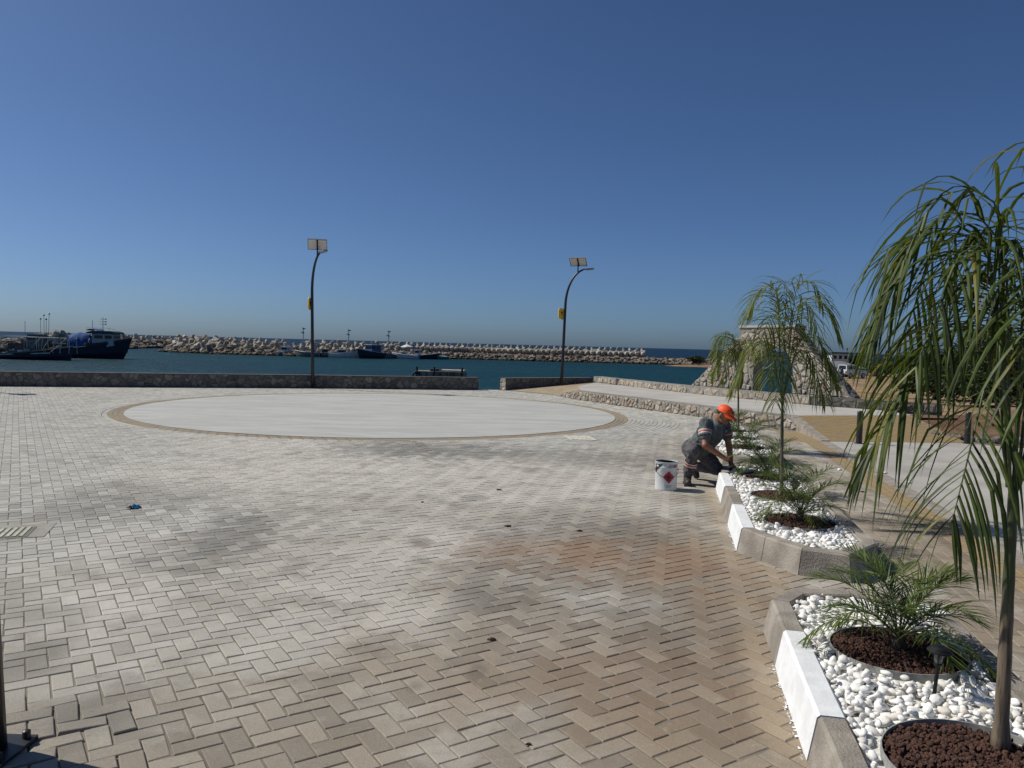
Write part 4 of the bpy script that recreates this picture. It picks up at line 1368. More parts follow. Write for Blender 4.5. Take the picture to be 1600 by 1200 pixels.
# ------------------------------------------------------------------ lamp posts
MPANEL = M('panel_back', (0.78, 0.75, 0.70), (0.70, 0.67, 0.63), 6, 0.5)
MALU = M('aluminium', (0.35, 0.35, 0.36), (0.28, 0.28, 0.29), 20, 0.4, metal=0.7)
MYEL = M('yellow_sign', (0.75, 0.48, 0.02), (0.68, 0.42, 0.02), 10, 0.45)
def lamp_post(base, arm_az, label, lean, pan_rot, sign, h=4.25, reach=0.85, sgn_off=None):
    t = thing('lamp_post', tuple(base), label, 'street lamp', 'solar lamp posts')
    b = Vector(base)
    ax = Vector((math.cos(arm_az), math.sin(arm_az), 0))
    ln = Vector((lean, 0, 0))
    def at_(z, o=0.0): return b + ln * (z / 5) + ax * o + Vector((0, 0, z))
    pts = [at_(0.02), at_(1.2), at_(2.4), at_(3.3)]
    rad = [0.060, 0.057, 0.053, 0.050]
    for k in range(1, 11):
        an = k / 10 * math.radians(78)
        pts.append(at_(3.3 + 1.35 * math.sin(an) / math.sin(math.radians(78)), reach * (1 - math.cos(an)) / (1 - math.cos(math.radians(78)))))
        rad.append(0.050 - 0.018 * k / 10)
    o = MB().tube(pts, rad, 14).build('pole', MBLACK, t, True)
    MB().box(b + Vector((0, 0, 0.012)), (0.24, 0.24, 0.024)).build('base_plate', MBLACK, t)
    for sx in (-1, 1):
        for sy in (-1, 1):
            MB().lathe([(0.016, 0.02), (0.016, 0.055), (0.008, 0.06)], b + Vector((sx * 0.09, sy * 0.09, 0)), 8).build('anchor_bolt', MBLACK, t)
    tip = pts[-1]
    head = MB()
    R3 = Matrix.Rotation(arm_az, 3, 'Z')
    head.box(tip + ax * 0.20 + Vector((0, 0, 0.03)), (0.40, 0.15, 0.05), M=R3 @ Matrix.Rotation(math.radians(-6), 3, 'Y'))
    hd = head.build('lamp_head', MALU, t)
    MB().box(tip + ax * 0.27 + Vector((0, 0, 0.0)), (0.32, 0.13, 0.012), M=R3 @ Matrix.Rotation(math.radians(-6), 3, 'Y')).build('lens', M('led_lens', (0.6, 0.6, 0.58), None, 10, 0.2), hd)
    pb = pts[-3]
    MB().tube([pb, pb + Vector((0, 0, 0.34))], 0.024, 8).build('panel_post', MBLACK, t)
    pc = pb + Vector((0, 0, 0.42))
    PR = Matrix.Rotation(pan_rot[0], 3, 'Z') @ Matrix.Rotation(pan_rot[1], 3, 'X')
    pn = MB().box(pc, (0.62, 0.40, 0.02), M=PR).build('solar_panel', MPANEL, t)
    fr = MB()
    for c, d in (((0, 0.203, 0), (0.65, 0.022, 0.04)), ((0, -0.203, 0), (0.65, 0.022, 0.04)), ((0.312, 0, 0), (0.022, 0.384, 0.04)), ((-0.312, 0, 0), (0.022, 0.384, 0.04))):
        fr.box(pc + PR @ Vector(c), d, M=PR)
    fr.build('frame', MALU, pn)
    MB().box(pc + PR @ Vector((0, 0, -0.03)), (0.05, 0.40, 0.03), M=PR).build('bracket', MBLACK, pn)
    MB().box(pc + PR @ Vector((0, 0, 0.013)), (0.58, 0.37, 0.004), M=PR).build('cells', M('pv_cells', (0.012, 0.015, 0.04), None, 8, 0.15), pn)
    if sign:
        sc_ = at_(2.95) + Vector((sign[0], -0.03, 0))
        SR = Matrix.Rotation(sign[1], 3, 'Z')
        N_ = 20
        hw, hh = sign[2] / 2, 0.20
        poly = []
        for k in range(N_):
            an = 2 * PI * k / N_
            ex_ = 0.55
            poly.append(sc_ + SR @ Vector((hw * math.copysign(abs(math.cos(an)) ** ex_, math.cos(an)), 0, hh * math.copysign(abs(math.sin(an)) ** ex_, math.sin(an)))))
        sg = MB().ext(poly, SR @ Vector((0, 0.04, 0))).build('yellow_plate', MYEL, t)
        mk = MB()
        for pth in ([(-0.02, 0.06), (0.03, 0.06), (0.045, 0.02), (0.03, -0.02), (0.03, -0.08)], [(-0.03, 0.02), (0.02, 0.03)]):
            mk.tube([sc_ + SR @ Vector((x * sign[2] / 0.23, -0.004, z)) for x, z in pth], 0.014, 6)
        mk.build('black_mark', MBLACK, sg)
        mid2 = (at_(2.74) + sc_ - Vector((0, 0, 0.21))) / 2
        MB().tube([at_(2.74), sc_ - Vector((0, 0, 0.21)) + SR @ Vector((0, 0.02, 0))], 0.016, 6).build('plate_bracket', MBLACK, t)
    return t
lamp_post(Vector((-6.93, 26.75, 0)), math.radians(-48), 'left black curved solar lamp post against the long sea wall', -0.10, (0.2, math.radians(-48)), (-0.075, 0.9, 0.10), reach=0.58)
lamp_post(Vector((1.91, 29.75, 0)), math.radians(2), 'right black curved solar lamp post against the short sea wall', 0.10, (-0.3, math.radians(-40)), (-0.14, 0.35, 0.23), reach=0.62)
lamp_post(Vector((-2.07, 3.03, 0)), math.radians(190), 'black lamp post cut off by the left edge of the photo, nearest to the camera', -0.22, (0.3, math.radians(40)), None)

lamp_post(Vector((-18.4, 22.75, 0)), math.radians(-40), 'black solar lamp post just left of the frame, seen only by its shadow', -0.05, (0.2, math.radians(-45)), None)

# ------------------------------------------------------------------ bollards
for px, py, lab in ((1342, 693, 'left black square bollard at the foot of the tan ramp'), (1511, 693, 'right black square bollard beside the red soil')):
    b = G(px, py)
    t = thing('bollard', tuple(b), lab, 'bollard', 'black bollards at the ramp', rz=0.3)
    MB().lathe([(0.055, 0.0), (0.055, 0.60), (0.048, 0.615)], n=16).build('post', MBLACK, t, local=True)
    MB().lathe([(0.085, 0.002), (0.085, 0.012), (0.06, 0.014)], n=16).build('base_flange', MBLACK, t, local=True)
    MB().lathe([(0.050, 0.612), (0.046, 0.62), (0.02, 0.624)], n=16).build('cap', MBLACK, t, local=True)

# ------------------------------------------------------------------ paint bucket
bc = G(1040, 764)
t = thing('paint_bucket', tuple(bc), 'white metal paint bucket with red hazard diamond standing left of the kneeling person', 'bucket')
BR, BH = 0.134, 0.345
MBUC = M('bucket_white', (0.62, 0.64, 0.64), (0.52, 0.54, 0.54), 5, 0.4, 0.05, 12)
bm_ = MB().lathe([(BR * 0.97, 0.0), (BR * 0.985, 0.006), (BR * 0.97, 0.014), (BR * 0.975, 0.27), (BR * 1.0, 0.277), (BR * 0.98, 0.284), (BR, BH - 0.012)], n=40)
body = bm_.build('body', MBUC, t, local=True); set_smooth_angle(body, 40)
rim = MB().lathe([(BR, BH - 0.014), (BR * 1.045, BH - 0.010), (BR * 1.05, BH - 0.002), (BR * 1.02, BH), (BR * 0.96, BH - 0.002), (BR * 0.93, BH - 0.012), (0.02, BH - 0.012)], n=40).build('lid', M('lid_grey', (0.55, 0.57, 0.56), (0.45, 0.47, 0.46), 6, 0.35, metal=0.2), t, local=True); set_smooth_angle(rim, 40)
def patch(polys, mat, name, par, rr=BR * 0.975, d=0.0015):
    """flat print wrapped round the bucket: polygons in (angle*radius, z), angle 0 faces the camera"""
    mb = MB()
    for poly in polys:
        xs_ = [p[0] for p in poly]
        n_ = 6
        x0_, x1_ = min(xs_), max(xs_)
        for k in range(n_):
            a0, a1 = x0_ + (x1_ - x0_) * k / n_, x0_ + (x1_ - x0_) * (k + 1) / n_
            c_ = clip(clip(poly, 1, 0, a1), -1, 0, -a0)
            if len(c_) < 3: continue
            v = []
            for x, z in c_:
                an = -PI / 2 + x / rr + 0.06
                v.append(((rr + d) * math.cos(an), (rr + d) * math.sin(an), z))
            mb.add(v, [tuple(range(len(v)))])
    return mb.build(name, mat, par, local=True)
def dia(cx_, cz_, s_): return [(cx_ - s_, cz_), (cx_, cz_ - s_), (cx_ + s_, cz_), (cx_, cz_ + s_)]
patch([dia(0.0, 0.165, 0.082)], M('label_white', (0.75, 0.75, 0.74), None, 9, 0.5), 'diamond_border', t)
patch([dia(0.0, 0.165, 0.076)], M('hazard_red', (0.36, 0.012, 0.02), (0.30, 0.01, 0.016), 9, 0.5), 'hazard_diamond', t, d=0.0025)
patch([[(-0.018, 0.14), (0.018, 0.14), (0.022, 0.165), (0.008, 0.178), (0.012, 0.20), (-0.006, 0.188), (-0.02, 0.168)], [(-0.024, 0.128), (0.024, 0.128), (0.024, 0.133), (-0.024, 0.133)]], M('print_black', (0.015, 0.015, 0.015), None, 9, 0.5), 'flame_mark', t, d=0.0035)
patch([[(-0.20, 0.205), (-0.075, 0.318), (0.0, 0.318), (-0.02, 0.318), (-0.20, 0.318)]], MC['print_black'], 'black_label', t, d=0.0018, rr=BR * 0.99)
patch([[(-0.13, 0.225), (-0.125, 0.225), (-0.055, 0.30), (-0.065, 0.30)], [(-0.17, 0.285), (-0.135, 0.285), (-0.135, 0.305), (-0.17, 0.305)]], MC['label_white'], 'white_stripe', t, d=0.003, rr=BR * 0.99)
patch([[(-0.02, 0.275), (0.145, 0.275), (0.145, 0.318), (0.0, 0.318)]], M('print_mauve', (0.33, 0.29, 0.32), None, 9, 0.5), 'mauve_band', t, d=0.0018, rr=BR * 0.99)
patch([dia(0.075, 0.297, 0.016)], MC['print_black'], 'small_mark', t, d=0.003, rr=BR * 0.99)
patch([[(-0.05, 0.062), (0.05, 0.062), (0.05, 0.066), (-0.05, 0.066)], [(-0.035, 0.052), (0.035, 0.052), (0.035, 0.055), (-0.035, 0.055)], [(-0.045, 0.042), (0.03, 0.042), (0.03, 0.045), (-0.045, 0.045)]], M('print_grey', (0.22, 0.25, 0.25), None, 9, 0.5), 'fine_print', t, d=0.003)
hp_ = []
for k in range(13):
    an = PI * k / 12
    hp_.append((-BR * 1.04 * math.cos(an) * 1.0 , -0.02 - BR * 1.02 * math.sin(an), 0.25 - 0.105 * math.sin(an) * 0.85))
MB().tube(hp_, 0.003, 6).build('wire_handle', MBLACK, t, local=True)
for s_ in (-1, 1): MB().lathe([(0.014, -0.008), (0.014, 0.008)], (s_ * BR * 1.0, -0.02, 0.25), 10).build('handle_lug', MALU, t, local=True)

# ------------------------------------------------------------------ kneeling person
def cloth(name, c1, c2):
    return M(name, c1, c2, 16, 0.9, 0.9, 26, 0.02, spec=0.15)
MSKIN = M('skin', (0.30, 0.135, 0.075), (0.24, 0.10, 0.055), 18, 0.55, 0.15, 150, 0.003)
MSHIRT = cloth('shirt', (0.130, 0.145, 0.150), (0.085, 0.097, 0.102))
MTROU = cloth('trousers', (0.12, 0.112, 0.118), (0.07, 0.066, 0.072))
MBOOT = M('boot_leather', (0.018, 0.016, 0.015), (0.03, 0.027, 0.024), 20, 0.6, 0.4, 60)
MORAN = M('orange_cap', (0.95, 0.11, 0.015), (0.85, 0.085, 0.012), 20, 0.6)
MREFL = M('reflective_grey', (0.62, 0.60, 0.56), None, 20, 0.35)
MORB = M('orange_band', (0.55, 0.08, 0.03), None, 20, 0.6)
MHAIR = M('dark_hair', (0.012, 0.010, 0.009), None, 60, 0.6)
pf = G(1074, 757)
man = thing('person', tuple(pf), 'person in orange cap and grey work clothes kneeling at the planter kerb', 'person')
bb = MB(); BON = []
def cap_(a, b, r0, r1, mi, squash=None):
    a, b = Vector(a), Vector(b)
    n_ = 5
    bb.tube([a.lerp(b, k / n_) for k in range(n_ + 1)], [r0 + (r1 - r0) * k / n_ for k in range(n_ + 1)], 12)
    bb.ell(a, (r0, r0, r0), 12, 8); bb.ell(b, (r1, r1, r1), 12, 8)
    BON.append((a, b, r0, r1, mi))
def ball(c, r, mi, Mx=None):
    bb.ell(c, r, 14, 10, Mx); BON.append((Vector(c), Vector(c), min(r), min(r), mi))
SK, SH, TR, BO = 0, 1, 2, 3
pelvis = Vector((0.185, 0.26, 0.43)); chest = Vector((0.325, 0.10, 0.685)); neck = Vector((0.395, 0.03, 0.815))
rsh = Vector((0.195, 0.02, 0.775)); lsh = Vector((0.485, 0.17, 0.755))
rhip = Vector((0.115, 0.25, 0.41)); lhip = Vector((0.235, 0.33, 0.41))
rkn = Vector((0.045, -0.09, 0.44)); lkn = Vector((0.405, 0.12, 0.185))
ran = Vector((0.01, 0.045, 0.10)); lan = Vector((0.17, 0.40, 0.175))
relb = Vector((0.175, -0.13, 0.52)); rwr = Vector((0.385, -0.17, 0.385))
lelb = Vector((0.55, 0.15, 0.485)); lwr = Vector((0.57, 0.10, 0.265))
# torso
cap_(pelvis.lerp(chest, 0.12), pelvis.lerp(chest, 0.5), 0.156, 0.160, SH)
cap_(pelvis.lerp(chest, 0.4), chest, 0.158, 0.160, SH)
cap_(chest, neck - Vector((0.02, -0.02, 0.05)), 0.145, 0.085, SH)
cap_(rsh, lsh, 0.072, 0.070, SH)
cap_(rsh.lerp(lsh, 0.15) - Vector((0.03, -0.03, 0.10)), rsh.lerp(lsh, 0.85) - Vector((0.03, -0.03, 0.10)), 0.10, 0.10, SH)
cap_(rhip, lhip, 0.135, 0.135, TR)
ball(pelvis + Vector((-0.06, 0.04, -0.01)), (0.15, 0.15, 0.13), TR)
# legs
cap_(rhip, rkn, 0.120, 0.080, TR); cap_(rkn, ran + Vector((0, 0, 0.07)), 0.076, 0.064, TR)
cap_(lhip, lkn, 0.120, 0.080, TR); cap_(lkn, lan.lerp(lkn, 0.2), 0.076, 0.062, TR)
cap_(rkn.lerp(ran, 0.72), rkn.lerp(ran, 0.82), 0.073, 0.073, TR)
# boots
cap_(ran + Vector((0, 0, 0.075)), ran + Vector((0, 0.0, -0.03)), 0.054, 0.052, BO)
cap_(ran + Vector((0, 0.025, -0.055)), Vector((-0.02, -0.13, 0.042)), 0.048, 0.042, BO)
cap_(lan.lerp(lkn, 0.12), lan, 0.055, 0.052, BO)
cap_(lan, Vector((0.205, 0.385, 0.05)), 0.052, 0.042, BO)
cap_(lan + Vector((-0.02, 0.03, 0.0)), lan + Vector((0.0, 0.04, -0.05)), 0.045, 0.04, BO)
# arms
rs_end = rsh.lerp(relb, 0.58); ls_end = lsh.lerp(lelb, 0.52)
cap_(rsh, rs_end, 0.078, 0.074, SH); cap_(rs_end, relb, 0.047, 0.043, SK); cap_(relb, rwr, 0.046, 0.030, SK)
cap_(lsh, ls_end, 0.076, 0.072, SH); cap_(ls_end, lelb, 0.046, 0.042, SK); cap_(lelb, lwr, 0.045, 0.029, SK)
# hands with separate fingers
def hand(wr, fwd, side, curl, spread=0.0):
    fwd = Vector(fwd).normalized(); side = Vector(side); side = (side - fwd * side.dot(fwd)).normalized()
    pal = side.cross(fwd)             # points out of the palm when curling
    palm_c = wr + fwd * 0.045
    cap_(wr, wr + fwd * 0.03, 0.027, 0.026, SK)
    for k in range(4):
        o_ = side * (0.030 - 0.020 * k)
        cap_(wr + fwd * 0.02 + o_ * 0.6, wr + fwd * 0.085 + o_, 0.016, 0.0125, SK)
        d = fwd; p = wr + fwd * 0.085 + o_
        L3 = [0.036, 0.026, 0.02]
        sc_ = (0.92, 1.05, 1.0, 0.78)[k]
        for s_ in range(3):
            d = (d * math.cos(curl) + pal * math.sin(curl)).normalized()
            q = p + d * L3[s_] * sc_ + side * spread * (0.5 - k / 3) * 0.01
            cap_(p, q, 0.0095 - 0.0008 * s_, 0.0088 - 0.0008 * s_, SK)
            p = q
    p = wr + fwd * 0.03 + side * 0.026
    d = (fwd * 0.6 + side * 0.75 + pal * 0.25).normalized()
    for s_, L_ in enumerate((0.04, 0.03)):
        q = p + d * L_
        cap_(p, q, 0.0125 - 0.002 * s_, 0.011 - 0.002 * s_, SK)
        p = q; d = (d * 0.8 + pal * 0.5 - side * 0.3).normalized()
hand(rwr, (0.80, 0.05, -0.45), (-0.25, -0.6, 0.6), 0.85)
hand(lwr, (0.62, -0.25, -0.60), (-0.3, 0.8, 0.1), -0.10, 1.0)
# head
hf = Vector((0.62, -0.62, -0.42)).normalized(); hr = Vector((hf.y, -hf.x, 0)).normalized(); hu = hr.cross(hf)
hc = Vector((0.425, -0.025, 0.905))
HM = Matrix(((hr.x, hf.x, hu.x), (hr.y, hf.y, hu.y), (hr.z, hf.z, hu.z)))   # local x right, y forward, z up
def H(x, y, z): return hc + HM @ Vector((x, y, z))
cap_(neck - Vector((0.02, -0.02, 0.05)), hc + HM @ Vector((0, -0.03, -0.05)), 0.062, 0.058, SK)
ball(hc, (0.076, 0.096, 0.100), SK, HM)
ball(H(0, 0.022, -0.062), (0.058, 0.066, 0.062), SK, HM)
ball(H(0, 0.060, -0.092), (0.034, 0.026, 0.024), SK, HM)
cap_(H(0, 0.094, 0.004), H(0, 0.112, -0.030), 0.009, 0.015, SK)
for s_ in (-1, 1):
    ball(H(0.078 * s_, -0.005, -0.015), (0.010, 0.020, 0.032), SK, HM)
    ball(H(0.034 * s_, 0.083, 0.020), (0.024, 0.012, 0.010), SK, HM)
    ball(H(0.044 * s_, 0.066, -0.035), (0.022, 0.018, 0.020), SK, HM)
cap_(H(-0.022, 0.083, -0.058), H(0.022, 0.083, -0.058), 0.008, 0.008, SK)
tmp = bpy.data.objects.new('tmp_body', mesh('tmp_body', bb.v, bb.f)); COL.objects.link(tmp)
md = tmp.modifiers.new('r', 'REMESH'); md.mode = 'VOXEL'; md.voxel_size = 0.0065
md2 = tmp.modifiers.new('s', 'SMOOTH'); md2.factor = 0.5; md2.iterations = 4
bpy.context.view_layer.update()
dg = bpy.context.evaluated_depsgraph_get()
bme = bpy.data.meshes.new_from_object(tmp.evaluated_get(dg))
bpy.data.objects.remove(tmp)
bme.name = 'body'
bme.materials.clear()
for m_ in (MSKIN, MSHIRT, MTROU, MBOOT): bme.materials.append(m_)
npol = len(bme.polygons)
cen = np.zeros(npol * 3); bme.polygons.foreach_get('center', cen); cen = cen.reshape(-1, 3)
best = np.full(npol, 1e9); mi_ = np.zeros(npol, dtype=np.int32)
for a, b, r0q, r1q, mi in BON:
    A = np.array(a); B = np.array(b); ab = B - A; L2 = float(ab @ ab)
    tt = np.clip(((cen - A) @ ab) / L2, 0, 1) if L2 > 1e-9 else np.zeros(npol)
    d = np.linalg.norm(cen - (A + tt[:, None] * ab), axis=1) - (r0q + (r1q - r0q) * tt)
    u = d < best
    best[u] = d[u]; mi_[u] = mi
bme.polygons.foreach_set('material_index', mi_)
bme.polygons.foreach_set('use_smooth', [True] * npol)
# cloth folds pushed into the surface
nvv = len(bme.vertices)
co = np.zeros(nvv * 3); bme.vertices.foreach_get('co', co); co = co.reshape(-1, 3)
vn = np.zeros(nvv * 3); bme.vertices.foreach_get('normal', vn); vn = vn.reshape(-1, 3)
vm = np.zeros(nvv, dtype=np.int32)
for p in bme.polygons:
    for vi in p.vertices: vm[vi] = max(vm[vi], p.material_index)
for i in range(nvv):
    if vm[i] in (1, 2):
        q = co[i]
        k = noise.noise((q[0] * 14, q[1] * 14, q[2] * 22)) * 0.009 + noise.noise((q[0] * 40, q[1] * 40, q[2] * 30)) * 0.003
        co[i] += vn[i] * k
bme.vertices.foreach_set('co', co.ravel()); bme.update()
body = link('body', bme, man)
def band(a, b, f0, f1, r, mat, name, par):
    a, b = Vector(a), Vector(b)
    mb = MB().tube([a.lerp(b, f0), a.lerp(b, f1)], r, 20, caps=False)
    return mb.build(name, mat, par, True, local=True)
for f in (0.34, 0.47):
    band(rsh, relb, f, f + 0.055, 0.0835, MREFL, 'reflective_band', man)
band(rsh, relb, 0.40, 0.465, 0.0832, MORB, 'orange_band', man)
band(rsh, relb, 0.53, 0.60, 0.0815, MSHIRT, 'sleeve_cuff', man)
band(lsh, lelb, 0.36, 0.42, 0.0815, MORB, 'orange_band', man)
band(lsh, lelb, 0.44, 0.48, 0.0815, MREFL, 'reflective_band', man)
for f in (0.42, 0.52):
    band(rkn, ran, f, f + 0.035, 0.0835, MREFL, 'reflective_band', man)
band(rkn, ran, 0.46, 0.515, 0.0832, MORB, 'orange_band', man)
# cap: dome, brim, emblem
mb = MB()
v, f = [], []
N_, K_ = 24, 7
for j in range(K_ + 1):
    th = (PI / 2) * j / K_
    for k in range(N_):
        an = 2 * PI * k / N_
        v.append(H(0.087 * math.cos(an) * math.cos(th), 0.108 * math.sin(an) * math.cos(th) - 0.004, 0.032 + 0.088 * math.sin(th) ** 0.9))
for j in range(K_):
    for k in range(N_): f.append((j * N_ + k, j * N_ + (k + 1) % N_, (j + 1) * N_ + (k + 1) % N_, (j + 1) * N_ + k))
mb.add(v, f)
v = []
for j in range(4):
    for k in range(13):
        an = PI * (0.08 + 0.84 * k / 12)
        e_ = j / 3
        v.append(H(0.088 * math.cos(an) * (1 + 0.02 * e_), 0.085 * math.sin(an) + 0.014 + 0.075 * e_ * math.sin(an) ** 0.6, 0.038 - 0.022 * e_ - 0.012 * e_ * (abs(math.cos(an)) ** 2)))
fb = [(j * 13 + k, j * 13 + k + 1, (j + 1) * 13 + k + 1, (j + 1) * 13 + k) for j in range(3) for k in range(12)]
mb2 = MB(); mb2.add(v, fb); mb2.add([p + HM @ Vector((0, 0, -0.006)) for p in v], [tuple(reversed(q)) for q in fb])
cap_o = mb.build('cap', MORAN, man, True, local=True)
mb2.build('brim', MORAN, cap_o, True, local=True)
MB().ell(H(-0.004, 0.098, 0.072), (0.021, 0.010, 0.021), 14, 8, HM).build('cap_emblem', M('emblem_green', (0.02, 0.035, 0.02), (0.04, 0.03, 0.015), 60, 0.6), cap_o, True, local=True)
for dx, dz in ((-0.055, 0.052), (-0.062, 0.07), (0.05, 0.055)):
    MB().ell(H(dx, 0.068, dz), (0.012, 0.012, 0.005), 10, 6, HM).build('cap_mark', MC['print_black'], cap_o, True, local=True)
# hair at the nape and temples, eyes, collar
MB().ell(H(0, -0.022, 0.012), (0.080, 0.086, 0.058), 18, 10, HM).build('hair', MHAIR, man, True, local=True)
for s_ in (-1, 1):
    MB().ell(H(0.033 * s_, 0.088, 0.004), (0.012, 0.007, 0.007), 10, 6, HM).build('eye', M('eye', (0.35, 0.3, 0.27), (0.02, 0.015, 0.01), 90, 0.3), man, True, local=True)
    MB().tube([H(0.014 * s_, 0.098, 0.022), H(0.034 * s_, 0.095, 0.027), H(0.054 * s_, 0.080, 0.021)], 0.0045, 6).build('eyebrow', MHAIR, man, True, local=True)
MB().tube([H(-0.024, 0.090, -0.046), H(0, 0.098, -0.044), H(0.024, 0.090, -0.046)], 0.005, 6).build('moustache', MHAIR, man, True, local=True)
nk = neck - Vector((0.018, -0.018, 0.035))
cv, cf = [], []
nd_ = (hc - nk).normalized()
cxv = nd_.cross(Vector((0, 0, 1)) if abs(nd_.z) < 0.9 else Vector((1, 0, 0))).normalized(); cyv = nd_.cross(cxv)
fdir = math.atan2(Vector((0.6, -0.65, -0.3)).dot(cyv), Vector((0.6, -0.65, -0.3)).dot(cxv))
for k in range(19):
    an = fdir + 0.35 + (2 * PI - 0.70) * k / 18
    d = cxv * math.cos(an) + cyv * math.sin(an)
    cv += [nk + d * 0.074 + nd_ * 0.045, nk + d * 0.098 + nd_ * 0.012]
for k in range(18): cf.append((2 * k, 2 * k + 1, 2 * k + 3, 2 * k + 2))
MB().add(cv, cf).build('collar', M('collar', (0.17, 0.185, 0.19), None, 16, 0.9), man, True, local=True)
MB().ell(chest + Vector((0.14, -0.095, 0.005)), (0.017, 0.006, 0.017), 12, 6, Matrix.Rotation(0.7, 3, 'Z')).build('shirt_badge', M('badge', (0.5, 0.5, 0.5), (0.1, 0.1, 0.12), 80, 0.6), man, True, local=True)
# boot soles, knee patch
MB().box((-0.008, -0.035, 0.010), (0.092, 0.27, 0.022), rz=-0.15).build('boot_sole', MBOOT, man, local=True)
# paint brush in the right hand
hb = rwr + Vector((0.075, -0.01, -0.045))
br = thing('paint_brush', tuple(pf + hb), 'dark paint brush held in the right hand of the kneeling person', 'brush')
bw = pf + hb
MB().tube([bw + Vector((0.02, -0.015, 0.06)), bw, bw + Vector((0.022, 0.02, -0.05))], [0.008, 0.011, 0.013], 8).build('handle', MPLAS, br)
MB().box(bw + Vector((0.03, 0.028, -0.068)), (0.05, 0.016, 0.036), rz=0.4).build('ferrule', MALU, br)
MB().box(bw + Vector((0.037, 0.036, -0.108)), (0.048, 0.013, 0.05), rz=0.4).build('bristles', MPLAS, br)

# ------------------------------------------------------------------ covers, scraps and litter on the paving
dr = G(10, 833)
t = thing('drain_grate', (dr.x, dr.y, 0), 'pale slotted drain grate in a concrete patch at the left edge', 'drain')
RZ = Matrix.Rotation(0.35, 3, 'Z')
MB().box((dr.x - 0.05, dr.y + 0.02, -0.002), (0.72, 0.50, 0.012), M=RZ).build('concrete_surround', M('worn_patch', (0.33, 0.31, 0.275), (0.25, 0.232, 0.205), 4, 0.9, 0.5, 40), t)
MB().box((dr.x - 0.05, dr.y - 0.03, 0.001), (0.50, 0.36, 0.012), M=RZ).build('frame', M('grate_dark', (0.16, 0.15, 0.125), None, 10, 0.7), t)
for k in range(9):
    MB().box(Vector((dr.x - 0.05, dr.y - 0.03, 0.008)) + RZ @ Vector((-0.20 + 0.05 * k, 0, 0)), (0.028, 0.33, 0.008), M=RZ).build('bar', M('grate_paint', (0.50, 0.48, 0.40), (0.36, 0.33, 0.26), 20, 0.7), t)
cv_ = [G(881, 681), G(893, 687.2), G(933, 688.2), G(920, 681.6)]
t = thing('access_cover', tuple((cv_[0] + cv_[2]) / 2), 'pale rectangular concrete access cover set in the paving below the round slab', 'cover')
MB().ext([(p.x, p.y, -0.01) for p in cv_], (0, 0, 0.018)).build('cover_plate', M('cover_pale', (0.62, 0.59, 0.50), (0.5, 0.47, 0.40), 6, 0.8), t)
for k in range(5):
    a = cv_[0].lerp(cv_[3], 0.15 + 0.16 * k); b = cv_[1].lerp(cv_[2], 0.15 + 0.16 * k)
    MB().tube([a.lerp(b, 0.15) + Vector((0, 0, 0.008)), a.lerp(b, 0.85) + Vector((0, 0, 0.008))], 0.008, 6).build('rib', M('cover_line', (0.35, 0.33, 0.28), None, 6, 0.8), t)
bl = G(209, 794.5)
mb = MB()
gr = []
for j in range(6):
    for i in range(7):
        x, y = (i - 3) * 0.017, (j - 2.5) * 0.016
        gr.append((bl.x + x + 0.3 * y, bl.y + y, 0.004 + max(0, 0.04 - abs(x) * 0.75) * (0.8 + 0.3 * math.sin(j * 1.7 + i)) + 0.006 * math.sin(i * 2.1 + j)))
mb.add(gr, [(j * 7 + i, j * 7 + i + 1, (j + 1) * 7 + i + 1, (j + 1) * 7 + i) for j in range(5) for i in range(6)])
tag(mb.build('plastic_scrap', M('blue_plastic', (0.01, 0.11, 0.26), (0.008, 0.07, 0.18), 30, 0.35), None, True), 'crumpled scrap of blue plastic lying on the pale paving at left', 'litter')
MDRY = M('dry_leaf', (0.06, 0.035, 0.02), (0.03, 0.02, 0.014), 60, 0.8)
lt = [(768, 1000, 0.05, 'dark dry leaf lying on the paving near the bottom centre'), (826, 1164, 0.022, 'small brown clod on the paving near the bottom edge'), (905, 830, 0.05, 'dark scrap on the paving left of the bucket, nearer of two'),
      (793, 823, 0.06, 'dark scrap on the paving in mid plaza, beside a rusty stain'), (780, 766, 0.05, 'dark speck on the pale paving far from the bucket'), (660, 785, 0.03, 'tiny dark leaf on the pale dusty paving'), (1347, 769, 0.05, 'dark dry leaf on the walkway right of the planters'), (1331, 760, 0.05, 'dry leaf farther along the walkway right of the planters'), (1515, 757, 0.06, 'dry leaf lying on the concrete roadway')]
for px, py, s_, lab in lt:
    p = G(px, py)
    mb = MB()
    v = []
    for k in range(7):
        an = 2 * PI * k / 7
        v.append((p.x + s_ * 0.7 * math.cos(an) * random.uniform(0.6, 1), p.y + s_ * 0.35 * math.sin(an) * random.uniform(0.6, 1), 0.004 + random.uniform(0, 0.2) * s_))
    v.append((p.x, p.y, 0.008 + s_ * 0.18))
    v2 = [(x, y, 0.001) for x, y, z in v[:7]]
    mb.add(v + v2, [(k, (k + 1) % 7, 7) for k in range(7)] + [(8 + k, 8 + (k + 1) % 7, (k + 1) % 7, k) for k in range(7)])
    tag(mb.build('litter', MDRY, None), lab, 'litter', 'scraps on the paving')
for px, py in ((1312, 735), (1383, 740), (1420, 755)):
    p = G(px, py)
    mt = Matrix.Translation((p.x, p.y, 0.012)) @ Matrix.Scale(0.028, 4)
    o = link('stray_pebble', PEBM[int(px) % 16], None, mt)
    tag(o, 'stray white pebble lying on the walkway right of the planters', 'pebble', 'stray pebbles on the walkway')
